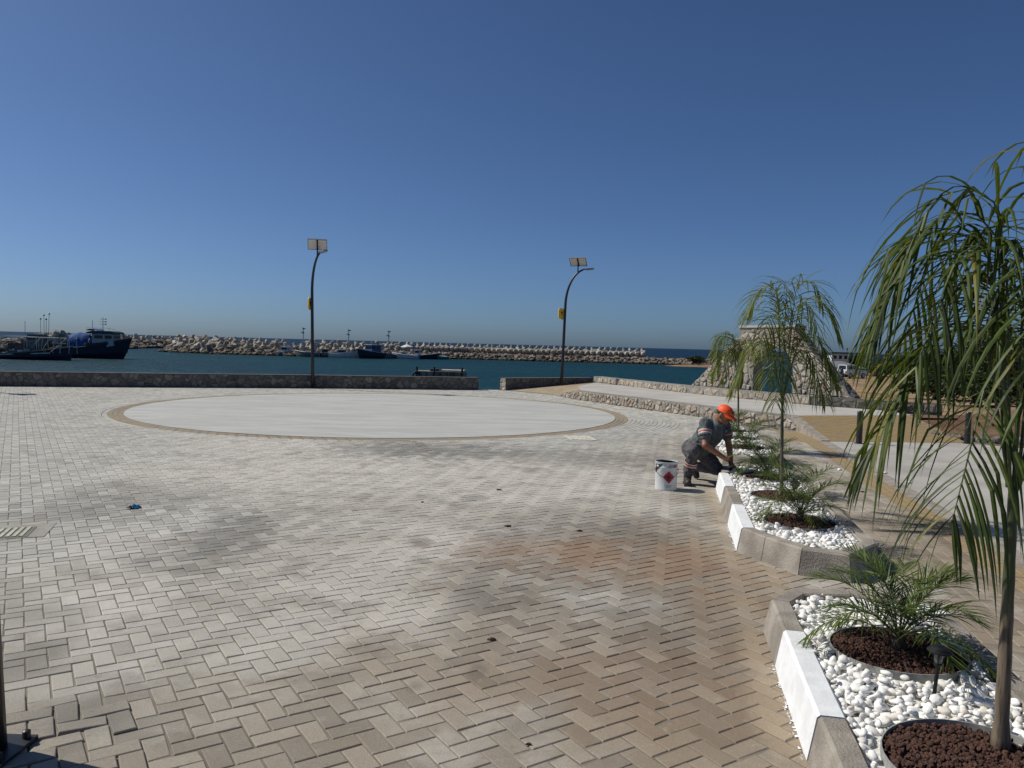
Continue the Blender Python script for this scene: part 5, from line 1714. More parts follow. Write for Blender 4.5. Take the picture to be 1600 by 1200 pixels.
# rubble along the soil edge
mb = MB()
r = random.Random(77)
its = []
for k in range(150):
    f = r.random()
    p = Vector((8.95, 15.5)).lerp(Vector((13.5, 14.35)), f) if r.random() < 0.75 else Vector((8.95, 15.4)).lerp(Vector((9.6, 18.4)), r.random())
    s_ = r.uniform(0.03, 0.10) * (1.3 if r.random() < 0.2 else 1)
    its.append((r.randrange(8), Matrix.Translation((p.x + r.gauss(0, 0.10), p.y + 0.12 + abs(r.gauss(0, 0.16)), s_ * 0.35)) @ Matrix.Rotation(r.uniform(0, 6), 4, 'Z') @ Matrix.Scale(s_, 4)))
V, Fx, rn = scatter_np(its, CHK)
tag(link('rubble', big_mesh('rubble', V, Fx, MSTONED, rn)), 'loose grey rubble along the edge of the red soil', 'rubble', kind='stuff')

# ------------------------------------------------------------------ breakwaters
def tetrapod_mesh():
    mb = MB()
    for d in ((0, 0, 1), (0.943, 0, -0.333), (-0.471, 0.816, -0.333), (-0.471, -0.816, -0.333)):
        d = Vector(d)
        mb.tube([d * 0.05, d * 0.55, d * 0.62], [0.30, 0.205, 0.17], 8)
    return mesh('tetrapod', mb.v, mb.f, MTET)
TET = tetrapod_mesh()
def ridge(name, line, top, wtop, wbase, label=None):
    v, f = [], []
    n_ = len(line)
    for i, p in enumerate(line):
        e = (line[min(i + 1, n_ - 1)] - line[max(i - 1, 0)]).normalized(); nn = Vector((-e.y, e.x))
        for o_, z in ((-wbase / 2, ZSEA - 0.8), (-wtop / 2, top), (wtop / 2, top), (wbase / 2, ZSEA - 0.8)):
            q = p + nn * o_
            v.append((q.x, q.y, z + 0.15 * noise.noise((q.x * 0.3, q.y * 0.3, 0))))
    for i in range(n_ - 1):
        for k in range(3): f.append((i * 4 + k, i * 4 + k + 1, (i + 1) * 4 + k + 1, (i + 1) * 4 + k))
    f += [(0, 3, 2, 1), tuple((n_ - 1) * 4 + k for k in range(4))]
    o = link(name, mesh(name, v, f, MROCK)); tag(o, kind='structure')
    return o
def rocks_on(parent, line, top, wtop, wbase, n_, smin, smax, rs, both=False):
    r = random.Random(rs)
    its = []
    L = [0]
    for a, b in zip(line[:-1], line[1:]): L.append(L[-1] + (b - a).length)
    for k in range(n_):
        s_ = r.uniform(0, L[-1])
        i = max(j for j in range(len(line) - 1) if L[j] <= s_)
        a, b = line[i], line[i + 1]
        f = (s_ - L[i]) / (b - a).length
        e = (b - a).normalized(); nn = Vector((-e.y, e.x))
        g = r.random()
        sd = -1 if not both or r.random() < 0.7 else 1
        o_ = sd * (wtop / 2 + (wbase - wtop) / 2 * g)
        p = a.lerp(b, f) + nn * o_
        z = top + (ZSEA - 0.8 - top) * g
        if z < ZSEA - 0.4: z = ZSEA - r.uniform(0, 0.3)
        sc_ = r.uniform(smin, smax)
        its.append((r.randrange(8), Matrix.Translation((p.x, p.y, z + sc_ * 0.2)) @ Matrix.Rotation(r.uniform(0, 6.28), 4, 'Z') @ Matrix.Rotation(r.uniform(-0.6, 0.6), 4, 'X') @ Matrix.Diagonal((sc_ * r.uniform(0.8, 1.4), sc_, sc_ * r.uniform(0.6, 0.9), 1))))
    V, Fx, rn = scatter_np(its, CHK)
    tag(link('armour_rocks', big_mesh('armour_rocks', V, Fx, MROCK, rn), parent), kind='stuff')

def sp(px, py): 
    p = G(px, py, ZSEA); return Vector((p.x, p.y))
W = [sp(262, 550), sp(330, 553), sp(430, 556.5), sp(540, 559.5), sp(640, 560.5), sp(720, 561.5), sp(860, 565), sp(1000, 568.5), sp(1090, 571.5), sp(1130, 573)]
wd = 9.0
MAIN = [p + Vector((0, wd / 2 + (3.6 if 1 < i < 6 else 0.6 if i in (1, 6) else 0))) for i, p in enumerate(W)]
bwm = ridge('breakwater', MAIN, -0.75, 4.2, wd)
rocks_on(bwm, MAIN, -0.75, 4.2, wd, 1500, 0.30, 0.75, 61)
# pale service path along the right half
mb = MB()
pl = [p + Vector((0, -1.7)) for p in MAIN[4:9]]
for a, b in zip(pl[:-1], pl[1:]):
    mb.add([(a.x, a.y, -0.62), (b.x, b.y, -0.62), (b.x, b.y + 1.6, -0.55), (a.x, a.y + 1.6, -0.55)], [(0, 1, 2, 3)])
    mb.add([(a.x, a.y, -0.95), (b.x, b.y, -0.95), (b.x, b.y, -0.62), (a.x, a.y, -0.62)], [(0, 1, 2, 3)])
tag(mb.build('breakwater_path', M('path_sand', (0.42, 0.33, 0.23), (0.34, 0.27, 0.19), 0.5, 0.9)), kind='structure')
def seq(line, step):
    out, d = [], 0
    for a, b in zip(line[:-1], line[1:]):
        L = (b - a).length
        while d < L: out.append(a.lerp(b, d / L)); d += step
        d -= L
    return out
def tet(p, z, s_, M3, lab, grp):
    o = link('tetrapod', TET, None, Matrix.Translation((p.x, p.y, z)) @ M3.to_4x4() @ Matrix.Scale(s_, 4))
    tag(o, lab, 'tetrapod', grp)
r = random.Random(88)
def rot(r, amt):
    return Matrix.Rotation(r.uniform(0, 6.28), 3, 'Z') @ Matrix.Rotation(r.uniform(-amt, amt), 3, 'X') @ Matrix.Rotation(r.uniform(-amt, amt), 3, 'Y')
flip = Matrix.Rotation(PI, 3, 'X')
RIGHT = MAIN[4:8]
RIGHT = [RIGHT[0], RIGHT[1], RIGHT[2], RIGHT[2].lerp(RIGHT[3], 1.0), RIGHT[3] + Vector((2.0, 0.2))]
LR = 'concrete tetrapod in the neat row along the right half of the breakwater'
for p in seq(RIGHT, 1.32):
    tet(p + Vector((0, 0.3)), -0.05, 1.35, Matrix.Rotation(PI / 2 * 3 + r.uniform(-0.12, 0.12), 3, 'Z') @ Matrix.Rotation(-0.35 + r.uniform(-.1, .1), 3, 'X') @ flip, LR, 'tetrapods of the neat breakwater row')
for p in seq(RIGHT, 1.28):
    tet(p + Vector((0.2, 0.1)), 0.25, 1.5, Matrix.Rotation(r.uniform(-0.2, 0.2), 3, 'Z') @ Matrix.Rotation(PI / 2 - 0.1, 3, 'X') @ Matrix.Rotation(PI / 6 + r.uniform(-.1, .1), 3, 'Z'), LR, 'tetrapods of the neat breakwater row')
for p in seq(RIGHT, 1.45):
    tet(p + Vector((0.6, 1.3)), 0.85, 1.25, rot(r, 0.5), LR, 'tetrapods of the neat breakwater row')
LL = 'concrete tetrapod in the jumbled pile on the left half of the breakwater'
LEFT = MAIN[0:5]
for k, p in enumerate(seq(LEFT, 1.75)):
    big = 1.0 + 0.5 * max(0, 1 - k / 14)
    tet(p + Vector((r.gauss(0, 0.2), -0.6)), -0.1, 1.6 * big * r.uniform(0.85, 1.1), rot(r, 0.7), LL, 'tetrapods of the jumbled breakwater pile')
    if r.random() < 0.9:
        tet(p + Vector((r.gauss(0.5, 0.3), 1.2)), 0.75 + 0.25 * (big - 1), 1.55 * big * r.uniform(0.85, 1.1), rot(r, 0.9), LL, 'tetrapods of the jumbled breakwater pile')
for k in range(9):
    p = MAIN[0].lerp(MAIN[1], r.random() * 0.9) + Vector((0, -2.4 - r.random()))
    tet(p, -1.0 + r.uniform(-0.2, 0.3), 2.2 * r.uniform(0.8, 1.1), rot(r, 1.2), LL, 'tetrapods of the jumbled breakwater pile')
# second breakwater on the left, farther out
LB = [Vector((-150, 150)), Vector((-88, 150)), Vector((-104, 212)), Vector((-98, 232)), Vector((-93, 236))]
LB = [D(-60, 540, 165).xy, D(60, 540, 160).xy, D(120, 540, 175).xy, D(200, 540, 212).xy, D(262, 540, 232).xy, D(286, 540, 236).xy]
bw2 = ridge('breakwater', LB, -0.3, 4.5, 12)
rocks_on(bw2, LB, -0.3, 4.5, 12, 1100, 0.5, 1.1, 62)
LL2 = 'concrete tetrapod on the farther breakwater at the left behind the fishing boats'
for p in seq(LB[1:], 2.6):
    tet(p + Vector((r.gauss(0, 0.4), r.gauss(0, 0.6))), 0.6, 2.0 * r.uniform(0.8, 1.15), rot(r, 1.0), LL2, 'tetrapods of the left breakwater')
for px, py, s_ in ((72, 521, 2.4), (84, 519.5, 3.2), (93, 518, 3.4), (103, 520, 2.8), (112, 520.5, 2.6)):
    p = D(px, py, 158 + (px - 72) * 0.2)
    tet(p.xy, p.z - 1.2, s_ * 0.9, rot(r, 0.9), LL2, 'tetrapods of the left breakwater')

# harbour lamp posts on the breakwater
for px, py, lab in ((474, 511.5, 'left of three thin lamp posts on the breakwater behind the moored boats'), (545, 514.5, 'middle of three thin lamp posts on the breakwater behind the moored boats'), (607.5, 516.5, 'right of three thin lamp posts on the breakwater behind the moored boats')):
    top = D(px, py, 160.5)
    t = thing('harbour_lamp', (top.x, top.y, -1.2), lab, 'street lamp', 'thin harbour lamp posts')
    MB().tube([(top.x, top.y, -1.2), (top.x, top.y, top.z - 0.2)], [0.12, 0.08], 8).build('pole', MALU, t)
    for dz, dx in ((0.0, 0.15), (-0.85, -0.1)):
        MB().box((top.x + dx, top.y - 0.2, top.z - 0.2 + dz), (0.62, 0.3, 0.16), M=Matrix.Rotation(0.25, 3, 'Y')).build('lamp_head', MBLACK, t)
        MB().box((top.x, top.y - 0.12, top.z - 0.36 + dz), (0.5, 0.08, 0.06)).build('bracket', MBLACK, t)

# ------------------------------------------------------------------ boats
def hull_geo(L, B, fb, bow, draft=0.4, stern=0.75, n_=12, flare=0.9, fw=1.0):
    """local: x forward from stern 0 to L, z 0 at the waterline"""
    v, f = [], []
    def sec(t):
        half = B / 2 * (stern + (1 - stern) * min(1, t / 0.4)) if t < 0.4 else B / 2 * max(0.02, (1 - ((t - 0.4) / 0.6) ** 2.2))
        z = fb + (bow - fb) * t ** 2.2
        return half, z
    for i in range(n_ + 1):
        t = i / n_
        h, z = sec(t)
        rk = 0.10 * L * fw * max(0, t - 0.6) / 0.4
        x = t * L * 0.92
        kz = -draft * (1 - 0.6 * max(0, t - 0.7) / 0.3)
        v += [(x + rk, h, z), (x + rk * 0.5, h * flare, z * 0.35), (x, h * 0.62, -draft * 0.5), (x - rk * 0.1, 0, kz), (x, -h * 0.62, -draft * 0.5), (x + rk * 0.5, -h * flare, z * 0.35), (x + rk, -h, z)]
    for i in range(n_):
        for k in range(6): f.append((i * 7 + k, i * 7 + k + 1, (i + 1) * 7 + k + 1, (i + 1) * 7 + k))
    f.append(tuple(range(7))); f.append(tuple(n_ * 7 + k for k in reversed(range(7))))
    dk = []
    for i in range(n_ + 1):
        t = i / n_
        h, z = sec(t); rk = 0.10 * L * fw * max(0, t - 0.6) / 0.4
        dk += [(t * L * 0.92 + rk * 0.8, h * 0.93, z - 0.16), (t * L * 0.92 + rk * 0.8, -h * 0.93, z - 0.16)]
    df = [(2 * i, 2 * i + 2, 2 * i + 3, 2 * i + 1) for i in range(n_)]
    rails = []
    for s_ in (0, 6): rails.append([Vector(v[i * 7 + s_]) + Vector((0, 0, 0.02)) for i in range(n_ + 1)])
    return v, f, dk, df, rails
MWB = M('boat_white', (0.72, 0.73, 0.72), (0.6, 0.61, 0.60), 2, 0.5, coord='obj')
MNAVY = M('boat_navy', (0.008, 0.012, 0.035), (0.012, 0.016, 0.04), 2, 0.45, coord='obj')
MBLU = M('boat_blue', (0.03, 0.10, 0.25), (0.02, 0.07, 0.18), 2, 0.45, coord='obj')
MTEAL = M('boat_teal', (0.03, 0.25, 0.26), (0.02, 0.18, 0.19), 2, 0.45, coord='obj')
MGREY = M('boat_grey', (0.16, 0.165, 0.165), (0.10, 0.105, 0.105), 2, 0.6, coord='obj')
MWOOD = M('boat_wood', (0.10, 0.065, 0.04), (0.05, 0.034, 0.022), 3, 0.8, 0.3, 10, coord='obj')
MWIN = M('boat_glass', (0.01, 0.012, 0.016), None, 4, 0.1)
MRUST = M('rusty_iron', (0.14, 0.07, 0.04), (0.07, 0.04, 0.028), 4, 0.9, 0.3, 20)
MTARP = M('blue_tarp', (0.012, 0.085, 0.30), (0.008, 0.05, 0.19), 1.2, 0.85, 0.5, 4, 0.1)
MFRM = M('frame_grey', (0.52, 0.50, 0.45), (0.36, 0.34, 0.30), 3, 0.7)

def boat(px, py, L, B, fb, bow, head, hullm, label, cabin=None, canopy=None, mast=0.0, trim=None, name='boat', group='small boats moored along the breakwater', deckm=None):
    c = G(px, py, ZSEA)
    k_ = 1.3
    L, B, fb, bow, mast = L * k_ * 0.92, B * k_, fb * k_, bow * k_, mast * k_
    if cabin: cabin = tuple(q * k_ for q in cabin[:4]) + cabin[4:]
    if canopy: canopy = tuple(q * k_ for q in canopy[:4]) + canopy[4:]
    ca, sa = math.cos(head), math.sin(head)
    # px marks the middle of the waterline
    loc = Vector((c.x - ca * L * 0.46, c.y - sa * L * 0.46 + 0.2, ZSEA))
    t = thing(name, tuple(loc), label, 'boat', group, rz=head)
    v, f, dk, df, rails = hull_geo(L, B, fb, bow)
    h = MB().add(v, f).build('hull', hullm, t, local=True)
    MB().add(dk, df).build('deck', deckm or MGREY, t, local=True)
    g = MB()
    for rl in rails: g.tube(rl, 0.05, 6)
    g.build('gunwale', trim or MWB, h, local=True)
    if cabin:
        x0_, x1_, w_, hz, cm = cabin
        z0_ = fb - 0.16
        mb = MB()
        q = [(x0_, z0_), (x1_, z0_), (x1_ - 0.12 * hz, z0_ + hz), (x0_ + 0.05, z0_ + hz)]
        mb.ext([(x, w_ / 2, z) for x, z in q], (0, -w_, 0))
        cb = mb.build('cabin', cm, t, local=True)
        MB().box(((x0_ + x1_) / 2, 0, z0_ + hz + 0.03), (x1_ - x0_ + 0.2, w_ + 0.15, 0.06)).build('roof', MWB, cb, local=True)
        for s_ in (-1, 1):
            nW = max(1, int((x1_ - x0_) / 0.9))
            for k in range(nW):
                xc = x0_ + (k + 0.5) * (x1_ - x0_) / nW
                MB().box((xc, s_ * (w_ / 2 + 0.005), z0_ + hz * 0.68), ((x1_ - x0_) / nW * 0.7, 0.03, hz * 0.32)).build('window', MWIN, cb, local=True)
        MB().box((x1_ - 0.07 * hz, 0, z0_ + hz * 0.68), (0.10, w_ * 0.75, hz * 0.30)).build('window', MWIN, cb, local=True)
    if canopy:
        x0_, x1_, w_, z_ , cm = canopy
        cn = MB().box(((x0_ + x1_) / 2, 0, z_), (x1_ - x0_, w_, 0.07)).build('canopy', cm, t, local=True)
        for x in (x0_ + 0.1, x1_ - 0.1):
            for s_ in (-1, 1): MB().tube([(x, s_ * (w_ / 2 - 0.1), fb - 0.15), (x, s_ * (w_ / 2 - 0.1), z_)], 0.035, 6).build('post', MFRM, cn, local=True)
    if mast:
        MB().tube([(L * 0.45, 0, fb - 0.1), (L * 0.45, 0, mast)], [0.05, 0.03], 6).build('mast', MFRM, t, local=True)
    MB().box((0.05, 0, fb * 0.5), (0.30, 0.34, fb * 1.2)).build('outboard', MBLACK, t, local=True)
    return t
boat(448, 556, 4.6, 1.7, 0.62, 0.95, 0.15, MWB, 'small white motor boat leftmost of the moored row', cabin=(1.0, 2.2, 1.2, 0.95, MWB))
boat(482, 557.5, 4.8, 1.8, 0.65, 1.0, 2.9, MGREY, 'grey boat under a flat white canopy behind the left lamp post', canopy=(0.6, 3.4, 1.9, 2.3, MWB))
boat(509, 558, 4.4, 1.7, 0.6, 1.0, 0.2, MGREY, 'plain grey open boat just right of the left lamp post', cabin=(1.2, 2.2, 1.1, 0.8, MGREY))
boat(536, 559, 5.2, 1.9, 0.65, 1.15, 0.1, MWB, 'low white boat below the middle harbour lamp', cabin=(1.4, 2.6, 1.3, 0.7, MGREY))
boat(579, 560, 5.6, 2.2, 0.9, 1.5, -2.2, MNAVY, 'navy fishing boat with white rail and wheelhouse, biggest of the moored row', cabin=(1.0, 3.0, 1.6, 1.35, MBLU), mast=2.9)
boat(608, 560, 3.8, 1.6, 0.6, 0.95, -1.9, MGREY, 'small grey dinghy below the right harbour lamp', cabin=None)
boat(635, 560.5, 5.0, 1.8, 0.6, 1.0, 2.95, MWB, 'white open boat below the white parasol', cabin=(1.8, 3.0, 1.2, 0.6, MWB))
boat(663, 561, 5.0, 1.8, 0.6, 1.05, 0.05, MNAVY, 'dark navy boat with a small white wheelhouse near the right end of the row', cabin=(0.4, 1.5, 1.2, 1.0, MWB))
boat(687, 561.5, 3.4, 1.5, 0.5, 0.8, 2.9, MTEAL, 'small turquoise boat at the right end of the moored row')
# white parasol on the breakwater
pc = D(636, 541.5, 161)
t = thing('parasol', (pc.x, pc.y, -0.75), 'wide white parasol on the breakwater behind the moored boats', 'parasol')
MB().tube([(pc.x, pc.y, -0.8), (pc.x, pc.y, pc.z + 0.4)], 0.05, 6).build('pole', MFRM, t)
MB().lathe([(1.35, pc.z - 0.1), (1.30, pc.z - 0.02), (0.7, pc.z + 0.22), (0.03, pc.z + 0.5)], (pc.x, pc.y, 0), 8).build('canopy', MWB, t)

# trawler with the blue tarpaulin
wl = G(178, 561, ZSEA); L_ = 10.6
loc = Vector((wl.x - L_ * 0.86, wl.y + 1.2, ZSEA))
t = thing('fishing_boat', tuple(loc), 'dark blue trawler with pale wheelhouse and a blue tarpaulin over its stern', 'boat', 'fishing boats at the left', rz=0.0)
v, f, dk, df, rails = hull_geo(L_, 3.6, 1.35, 2.75, 0.6, 0.85, 14, 0.92, 1.25)
h = MB().add(v, f).build('hull', MNAVY, t, local=True)
MB().add(dk, df).build('deck', MGREY, t, local=True)
g = MB()
for rl in rails: g.tube(rl, 0.07, 6)
g.build('gunwale', MNAVY, h, local=True)
bul = MB()
for rl in rails:
    n0_ = len(rl)
    for a, b in zip(rl[7:-1], rl[8:]):
        bul.ext([a, b, b + Vector((0.03, 0, 0.35)), a + Vector((0.03 if a is not rl[7] else 0, 0, 0.35 if a is not rl[7] else 0.02))], (0, 0.04, 0))
bul.build('bulwark', MNAVY, h, local=True)
mb = MB(); q = [(5.9, 1.4), (9.0, 1.9), (8.9, 3.65), (5.9, 3.65)]
mb.ext([(x, 1.15, z) for x, z in q], (0, -2.3, 0)); cb = mb.build('wheelhouse', M('wheelhouse', (0.42, 0.45, 0.46), (0.34, 0.37, 0.38), 2, 0.5), t, local=True)
mb = MB(); q = [(5.0, 3.62), (9.35, 3.62), (9.25, 3.85), (8.6, 4.02), (6.0, 4.02), (5.3, 3.85)]
mb.ext([(x, 1.35, z) for x, z in q], (0, -2.7, 0)); mb.build('roof', M('wheelhouse_roof', (0.02, 0.028, 0.035), None, 3, 0.5), cb, local=True)
for x0_, x1_ in ((6.25, 7.45), (7.75, 8.75)):
    MB().box(((x0_ + x1_) / 2, -1.16, 3.15), (x1_ - x0_, 0.04, 0.46)).build('window', MWIN, cb, local=True)
    MB().box(((x0_ + x1_) / 2, 1.16, 3.15), (x1_ - x0_, 0.04, 0.46)).build('window', MWIN, cb, local=True)
MB().box((8.93, 0, 3.15), (0.06, 1.7, 0.46)).build('window', MWIN, cb, local=True)
MB().box((5.88, -0.75, 3.1), (0.05, 0.35, 0.4)).build('window', MWIN, cb, local=True)
rl = MB()
rl.tube([(5.2, -1.2, 4.45), (8.4, -1.2, 4.42), (9.2, -1.1, 4.25)], 0.025, 6)
for x in (5.2, 6.2, 7.2, 8.4): rl.tube([(x, -1.2, 4.0), (x, -1.2, 4.45)], 0.02, 5)
rl.build('roof_rail', MFRM, cb, local=True)
ms = MB().tube([(6.9, 0, 4.0), (6.9, 0, 6.0)], [0.05, 0.03], 6).build('mast', MBLACK, t, local=True)
for z, x0_, x1_ in ((5.75, 6.45, 7.3), (5.35, 6.45, 7.3), (5.0, 6.45, 7.3)):
    MB().tube([(x0_, 0, z), (x1_, 0, z)], 0.025, 5).build('crossbar', MBLACK, ms, local=True)
    MB().ell((x1_, 0, z + 0.02), (0.14, 0.12, 0.09), 8, 6).build('light', MBLACK, ms, local=True)
MB().tube([(5.2, 0.3, 3.9), (5.2, 0.3, 5.5)], 0.03, 5).build('antenna', MBLACK, t, local=True)
# tarpaulin hump
NX, NY = 15, 13
gv = []
for i in range(NX):
    x = 2.3 + 3.1 * i / (NX - 1)
    for j in range(NY):
        an = PI * j / (NY - 1)
        hh = 2.75 * (1 - 0.22 * abs(2 * i / (NX - 1) - 0.9) ** 3) + 0.13 * noise.noise((x * 1.5, an * 2, 3))
        gv.append((x + 0.12 * noise.noise((an * 3, x, 9)), 1.45 * math.cos(an) * (1 + 0.08 * noise.noise((x * 2, an * 3, 5))), 0.95 + (hh) * max(0, math.sin(an)) ** 0.55))
gf = [(i * NY + j, i * NY + j + 1, (i + 1) * NY + j + 1, (i + 1) * NY + j) for i in range(NX - 1) for j in range(NY - 1)]
gf += [tuple(j for j in range(NY)), tuple((NX - 1) * NY + j for j in reversed(range(NY)))]
MB().add(gv, gf).build('tarpaulin', MTARP, t, True, local=True)
gv = []
for i in range(7):
    x = 5.0 + 1.6 * i / 6
    for j in range(5): gv.append((x, -1.2 + 2.4 * j / 4, 4.05 + 0.25 * math.sin(PI * i / 6) + 0.12 * noise.noise((x * 3, j, 2))))
MB().add(gv, [(i * 5 + j, i * 5 + j + 1, (i + 1) * 5 + j + 1, (i + 1) * 5 + j) for i in range(6) for j in range(4)]).build('tarpaulin', MTARP, t, True, local=True)
MB().lathe([(0.42, -0.12), (0.42, 0.12)], (0, 0, 0), 14).build('net_drum', MRUST, t, local=True).location = (5.35, -1.3, 2.1)
MB().box((1.2, 0, 1.7), (2.0, 2.6, 0.7)).build('net_heap', M('net_heap', (0.14, 0.11, 0.09), (0.07, 0.06, 0.05), 2, 0.95, 0.8, 8, 0.1), t, local=True)
an_ = MB().tube([(10.2, -0.55, 1.6), (10.5, -0.5, 1.1)], 0.08, 6); an_.box((10.5, -0.5, 1.05), (0.55, 0.15, 0.18)); an_.build('anchor', MBLACK, t, local=True)

# old wooden fishing boat in front of it
wl = G(108, 563.5, ZSEA); L_ = 10.4
loc = Vector((wl.x - L_ * 0.94, wl.y + 1.0, ZSEA))
t = thing('fishing_boat', tuple(loc), 'old black wooden fishing boat with open canopy frame at the left edge', 'boat', 'fishing boats at the left', rz=-0.03)
v, f, dk, df, rails = hull_geo(L_, 3.2, 0.8, 1.85, 0.5, 0.8, 14, 0.93, 0.35)
h = MB().add(v, f).build('hull', MNAVY, t, local=True)
MB().add(dk, df).build('deck', MWOOD, t, local=True)
g = MB()
for rl in rails: g.tube(rl, 0.09, 6)
g.build('gunwale', M('weathered_rail', (0.24, 0.23, 0.20), (0.15, 0.14, 0.12), 2, 0.8), h, local=True)
cn = MB()
for y in (-1.3, 1.3): cn.tube([(4.3, y, 2.92), (10.0, y * 0.55, 2.88)], 0.06, 6)
for x in (4.4, 5.5, 6.6, 7.7, 8.8, 9.8): cn.tube([(x, -1.25, 2.9), (x, 1.25, 2.9)], 0.05, 6)
cf_ = cn.build('canopy_frame', MFRM, t, local=True)
for x, dx in ((4.5, 0), (5.7, 0.15), (6.6, -0.2), (7.8, 0), (8.7, 0), (9.9, 0)):
    for y in (-1.2, 1.2):
        MB().tube([(x + dx, y * (1 if x < 7 else 0.75), 0.9), (x, y * (1 if x < 7 else 0.6), 2.9)], 0.055, 6).build('post', MFRM, cf_, local=True)
aw = MB(); aw.box((2.9, 0, 2.98), (3.6, 2.9, 0.08)); aw.build('awning', MWB, t, local=True)
MB().box((2.3, -0.2, 2.42), (3.4, 3.0, 0.06)).build('awning', M('awning_grey', (0.5, 0.5, 0.5), None, 3, 0.7), t, local=True)
for x in (1.0, 4.2):
    for y in (-1.25, 1.25): MB().tube([(x, y, 0.8), (x, y, 2.95)], 0.04, 6).build('post', MFRM, t, local=True)
MB().box((2.5, -0.4, 1.45), (1.3, 1.2, 1.3)).build('engine_box', M('engine_box', (0.2, 0.15, 0.14), (0.12, 0.09, 0.08), 2, 0.8), t, local=True)
for k, (x, z, m_) in enumerate(((3.6, 1.0, MWB), (4.5, 1.15, MFRM), (5.3, 1.0, MGREY), (6.9, 1.15, MGREY))):
    MB().box((x, -0.9, z), (0.7, 0.6, 0.5), rz=0.2 * k).build('fish_crate', m_, t, local=True)
rb = random.Random(31)
for k in range(14):
    x = rb.uniform(0.8, 9.0); z = 0.95 + 0.06 * x + rb.uniform(0, 0.5)
    MB().box((x, -1.0 + rb.uniform(-0.2, 0.5), z), (rb.uniform(0.25, 0.7), 0.4, rb.uniform(0.2, 0.6)), rz=rb.uniform(-0.5, 0.5)).build('gear', rb.choice((MWOOD, MFRM, MGREY, MRUST, MWB)), t, local=True)
for x0_, x1_ in ((4.6, 6.2), (6.4, 7.4), (7.6, 9.6)):
    MB().tube([(x0_, -1.22, 1.0), (x1_, -1.0, 2.85)], 0.035, 5).build('brace', MFRM, t, local=True)
MB().box((4.0, -1.45, 0.75), (7.5, 0.06, 0.16), M=Matrix.Rotation(-0.05, 3, 'Y')).build('rubbing_strake', MFRM, t, local=True)
MB().ell((0.5, -1.4, 1.2), (0.2, 0.2, 0.2), 10, 8).build('float', MWB, t, local=True)

# third boat behind with marker poles
wl = G(14, 556, ZSEA)
t = thing('fishing_boat', (wl.x - 4.5, wl.y + 6, ZSEA), 'boat with small pilot house and four marker poles behind the wooden boat at far left', 'boat', 'fishing boats at the left', rz=0.05)
v, f, dk, df, rails = hull_geo(9.0, 3.0, 1.1, 1.9, 0.5)
MB().add(v, f).build('hull', MWOOD, t, local=True); MB().add(dk, df).build('deck', MGREY, t, local=True)
cb = MB().box((4.9, 0, 2.1), (2.1, 1.9, 2.2)).build('pilot_house', MGREY, t, local=True)
MB().box((4.9, 0, 3.27), (2.5, 2.2, 0.10)).build('roof', MFRM, cb, local=True)
for x in (4.2, 4.9, 5.6): MB().box((x, -0.97, 2.8), (0.45, 0.04, 0.5)).build('window', MWIN, cb, local=True)
for x, z, dx in ((5.2, 5.7, -0.05), (5.7, 6.3, -0.05), (6.0, 5.65, 0.0), (6.3, 6.5, 0.15)):
    mp_ = MB().tube([(x, 0.4, 1.2), (x + dx, 0.4, z)], 0.03, 5).build('marker_pole', MBLACK, t, local=True)
    MB().ell((x + dx, 0.4, z), (0.15, 0.15, 0.13), 8, 6).build('marker_ball', MBLACK, mp_, local=True)
MB().tube([(3.3, -0.5, 3.5), (3.3, -0.5, 5.3)], 0.03, 5).build('antenna', MBLACK, t, local=True)

# floating work barge near the wall
bcn = G(687, 590, ZSEA)
p0 = D(648, 586, 66); p1 = D(726, 587.5, 66)
t = thing('work_barge', ((p0.x + p1.x) / 2, 66.5, ZSEA), 'weathered low concrete barge with rails and a tyre floating just beyond the sea wall', 'barge')
bl_ = p1.x - p0.x
MBAR = M('barge_weathered', (0.27, 0.24, 0.20), (0.12, 0.10, 0.085), 1.2, 0.9, 0.4, 10, rnd=0.0)
MB().box((0, 1.2, 0.45), (bl_, 2.6, 1.3)).build('pontoon', MBAR, t, local=True)
MB().box((bl_ * 0.22, 1.3, 1.16), (bl_ * 0.5, 2.0, 0.14)).build('pale_deck', M('pale_deck', (0.5, 0.45, 0.37), (0.3, 0.27, 0.22), 3, 0.9), t, local=True)
for x in (-0.47, -0.12, 0.44): 
    MB().tube([(bl_ * x, -0.05, 0.2), (bl_ * x, -0.05, 1.5)], 0.09, 8).build('mooring_post', MBLACK, t, local=True)
for k in range(7): MB().box((bl_ * (-0.42 + 0.14 * k), -0.11, 0.55), (0.08, 0.05, 1.0)).build('side_stiffener', MRUST, t, local=True)
MB().box((-bl_ * 0.12, 1.0, 1.19), (1.0, 1.1, 0.2), rz=0.2).build('dark_tarp', MBLACK, t, local=True)
tr = MB(); tr.tube([(-bl_ * 0.49 + 0.0, -0.14 + 0.0, 0.45)] * 1 + [(-bl_ * 0.49, -0.14, 0.45)], 0.01, 4)
ty = MB(); rpts = [(-bl_ * 0.475 + 0.30 * math.cos(2 * PI * k / 16), -0.16, 0.72 + 0.30 * math.sin(2 * PI * k / 16)) for k in range(17)]
ty.tube(rpts, 0.09, 8).build('tyre_fender', MBLACK, t, local=True)

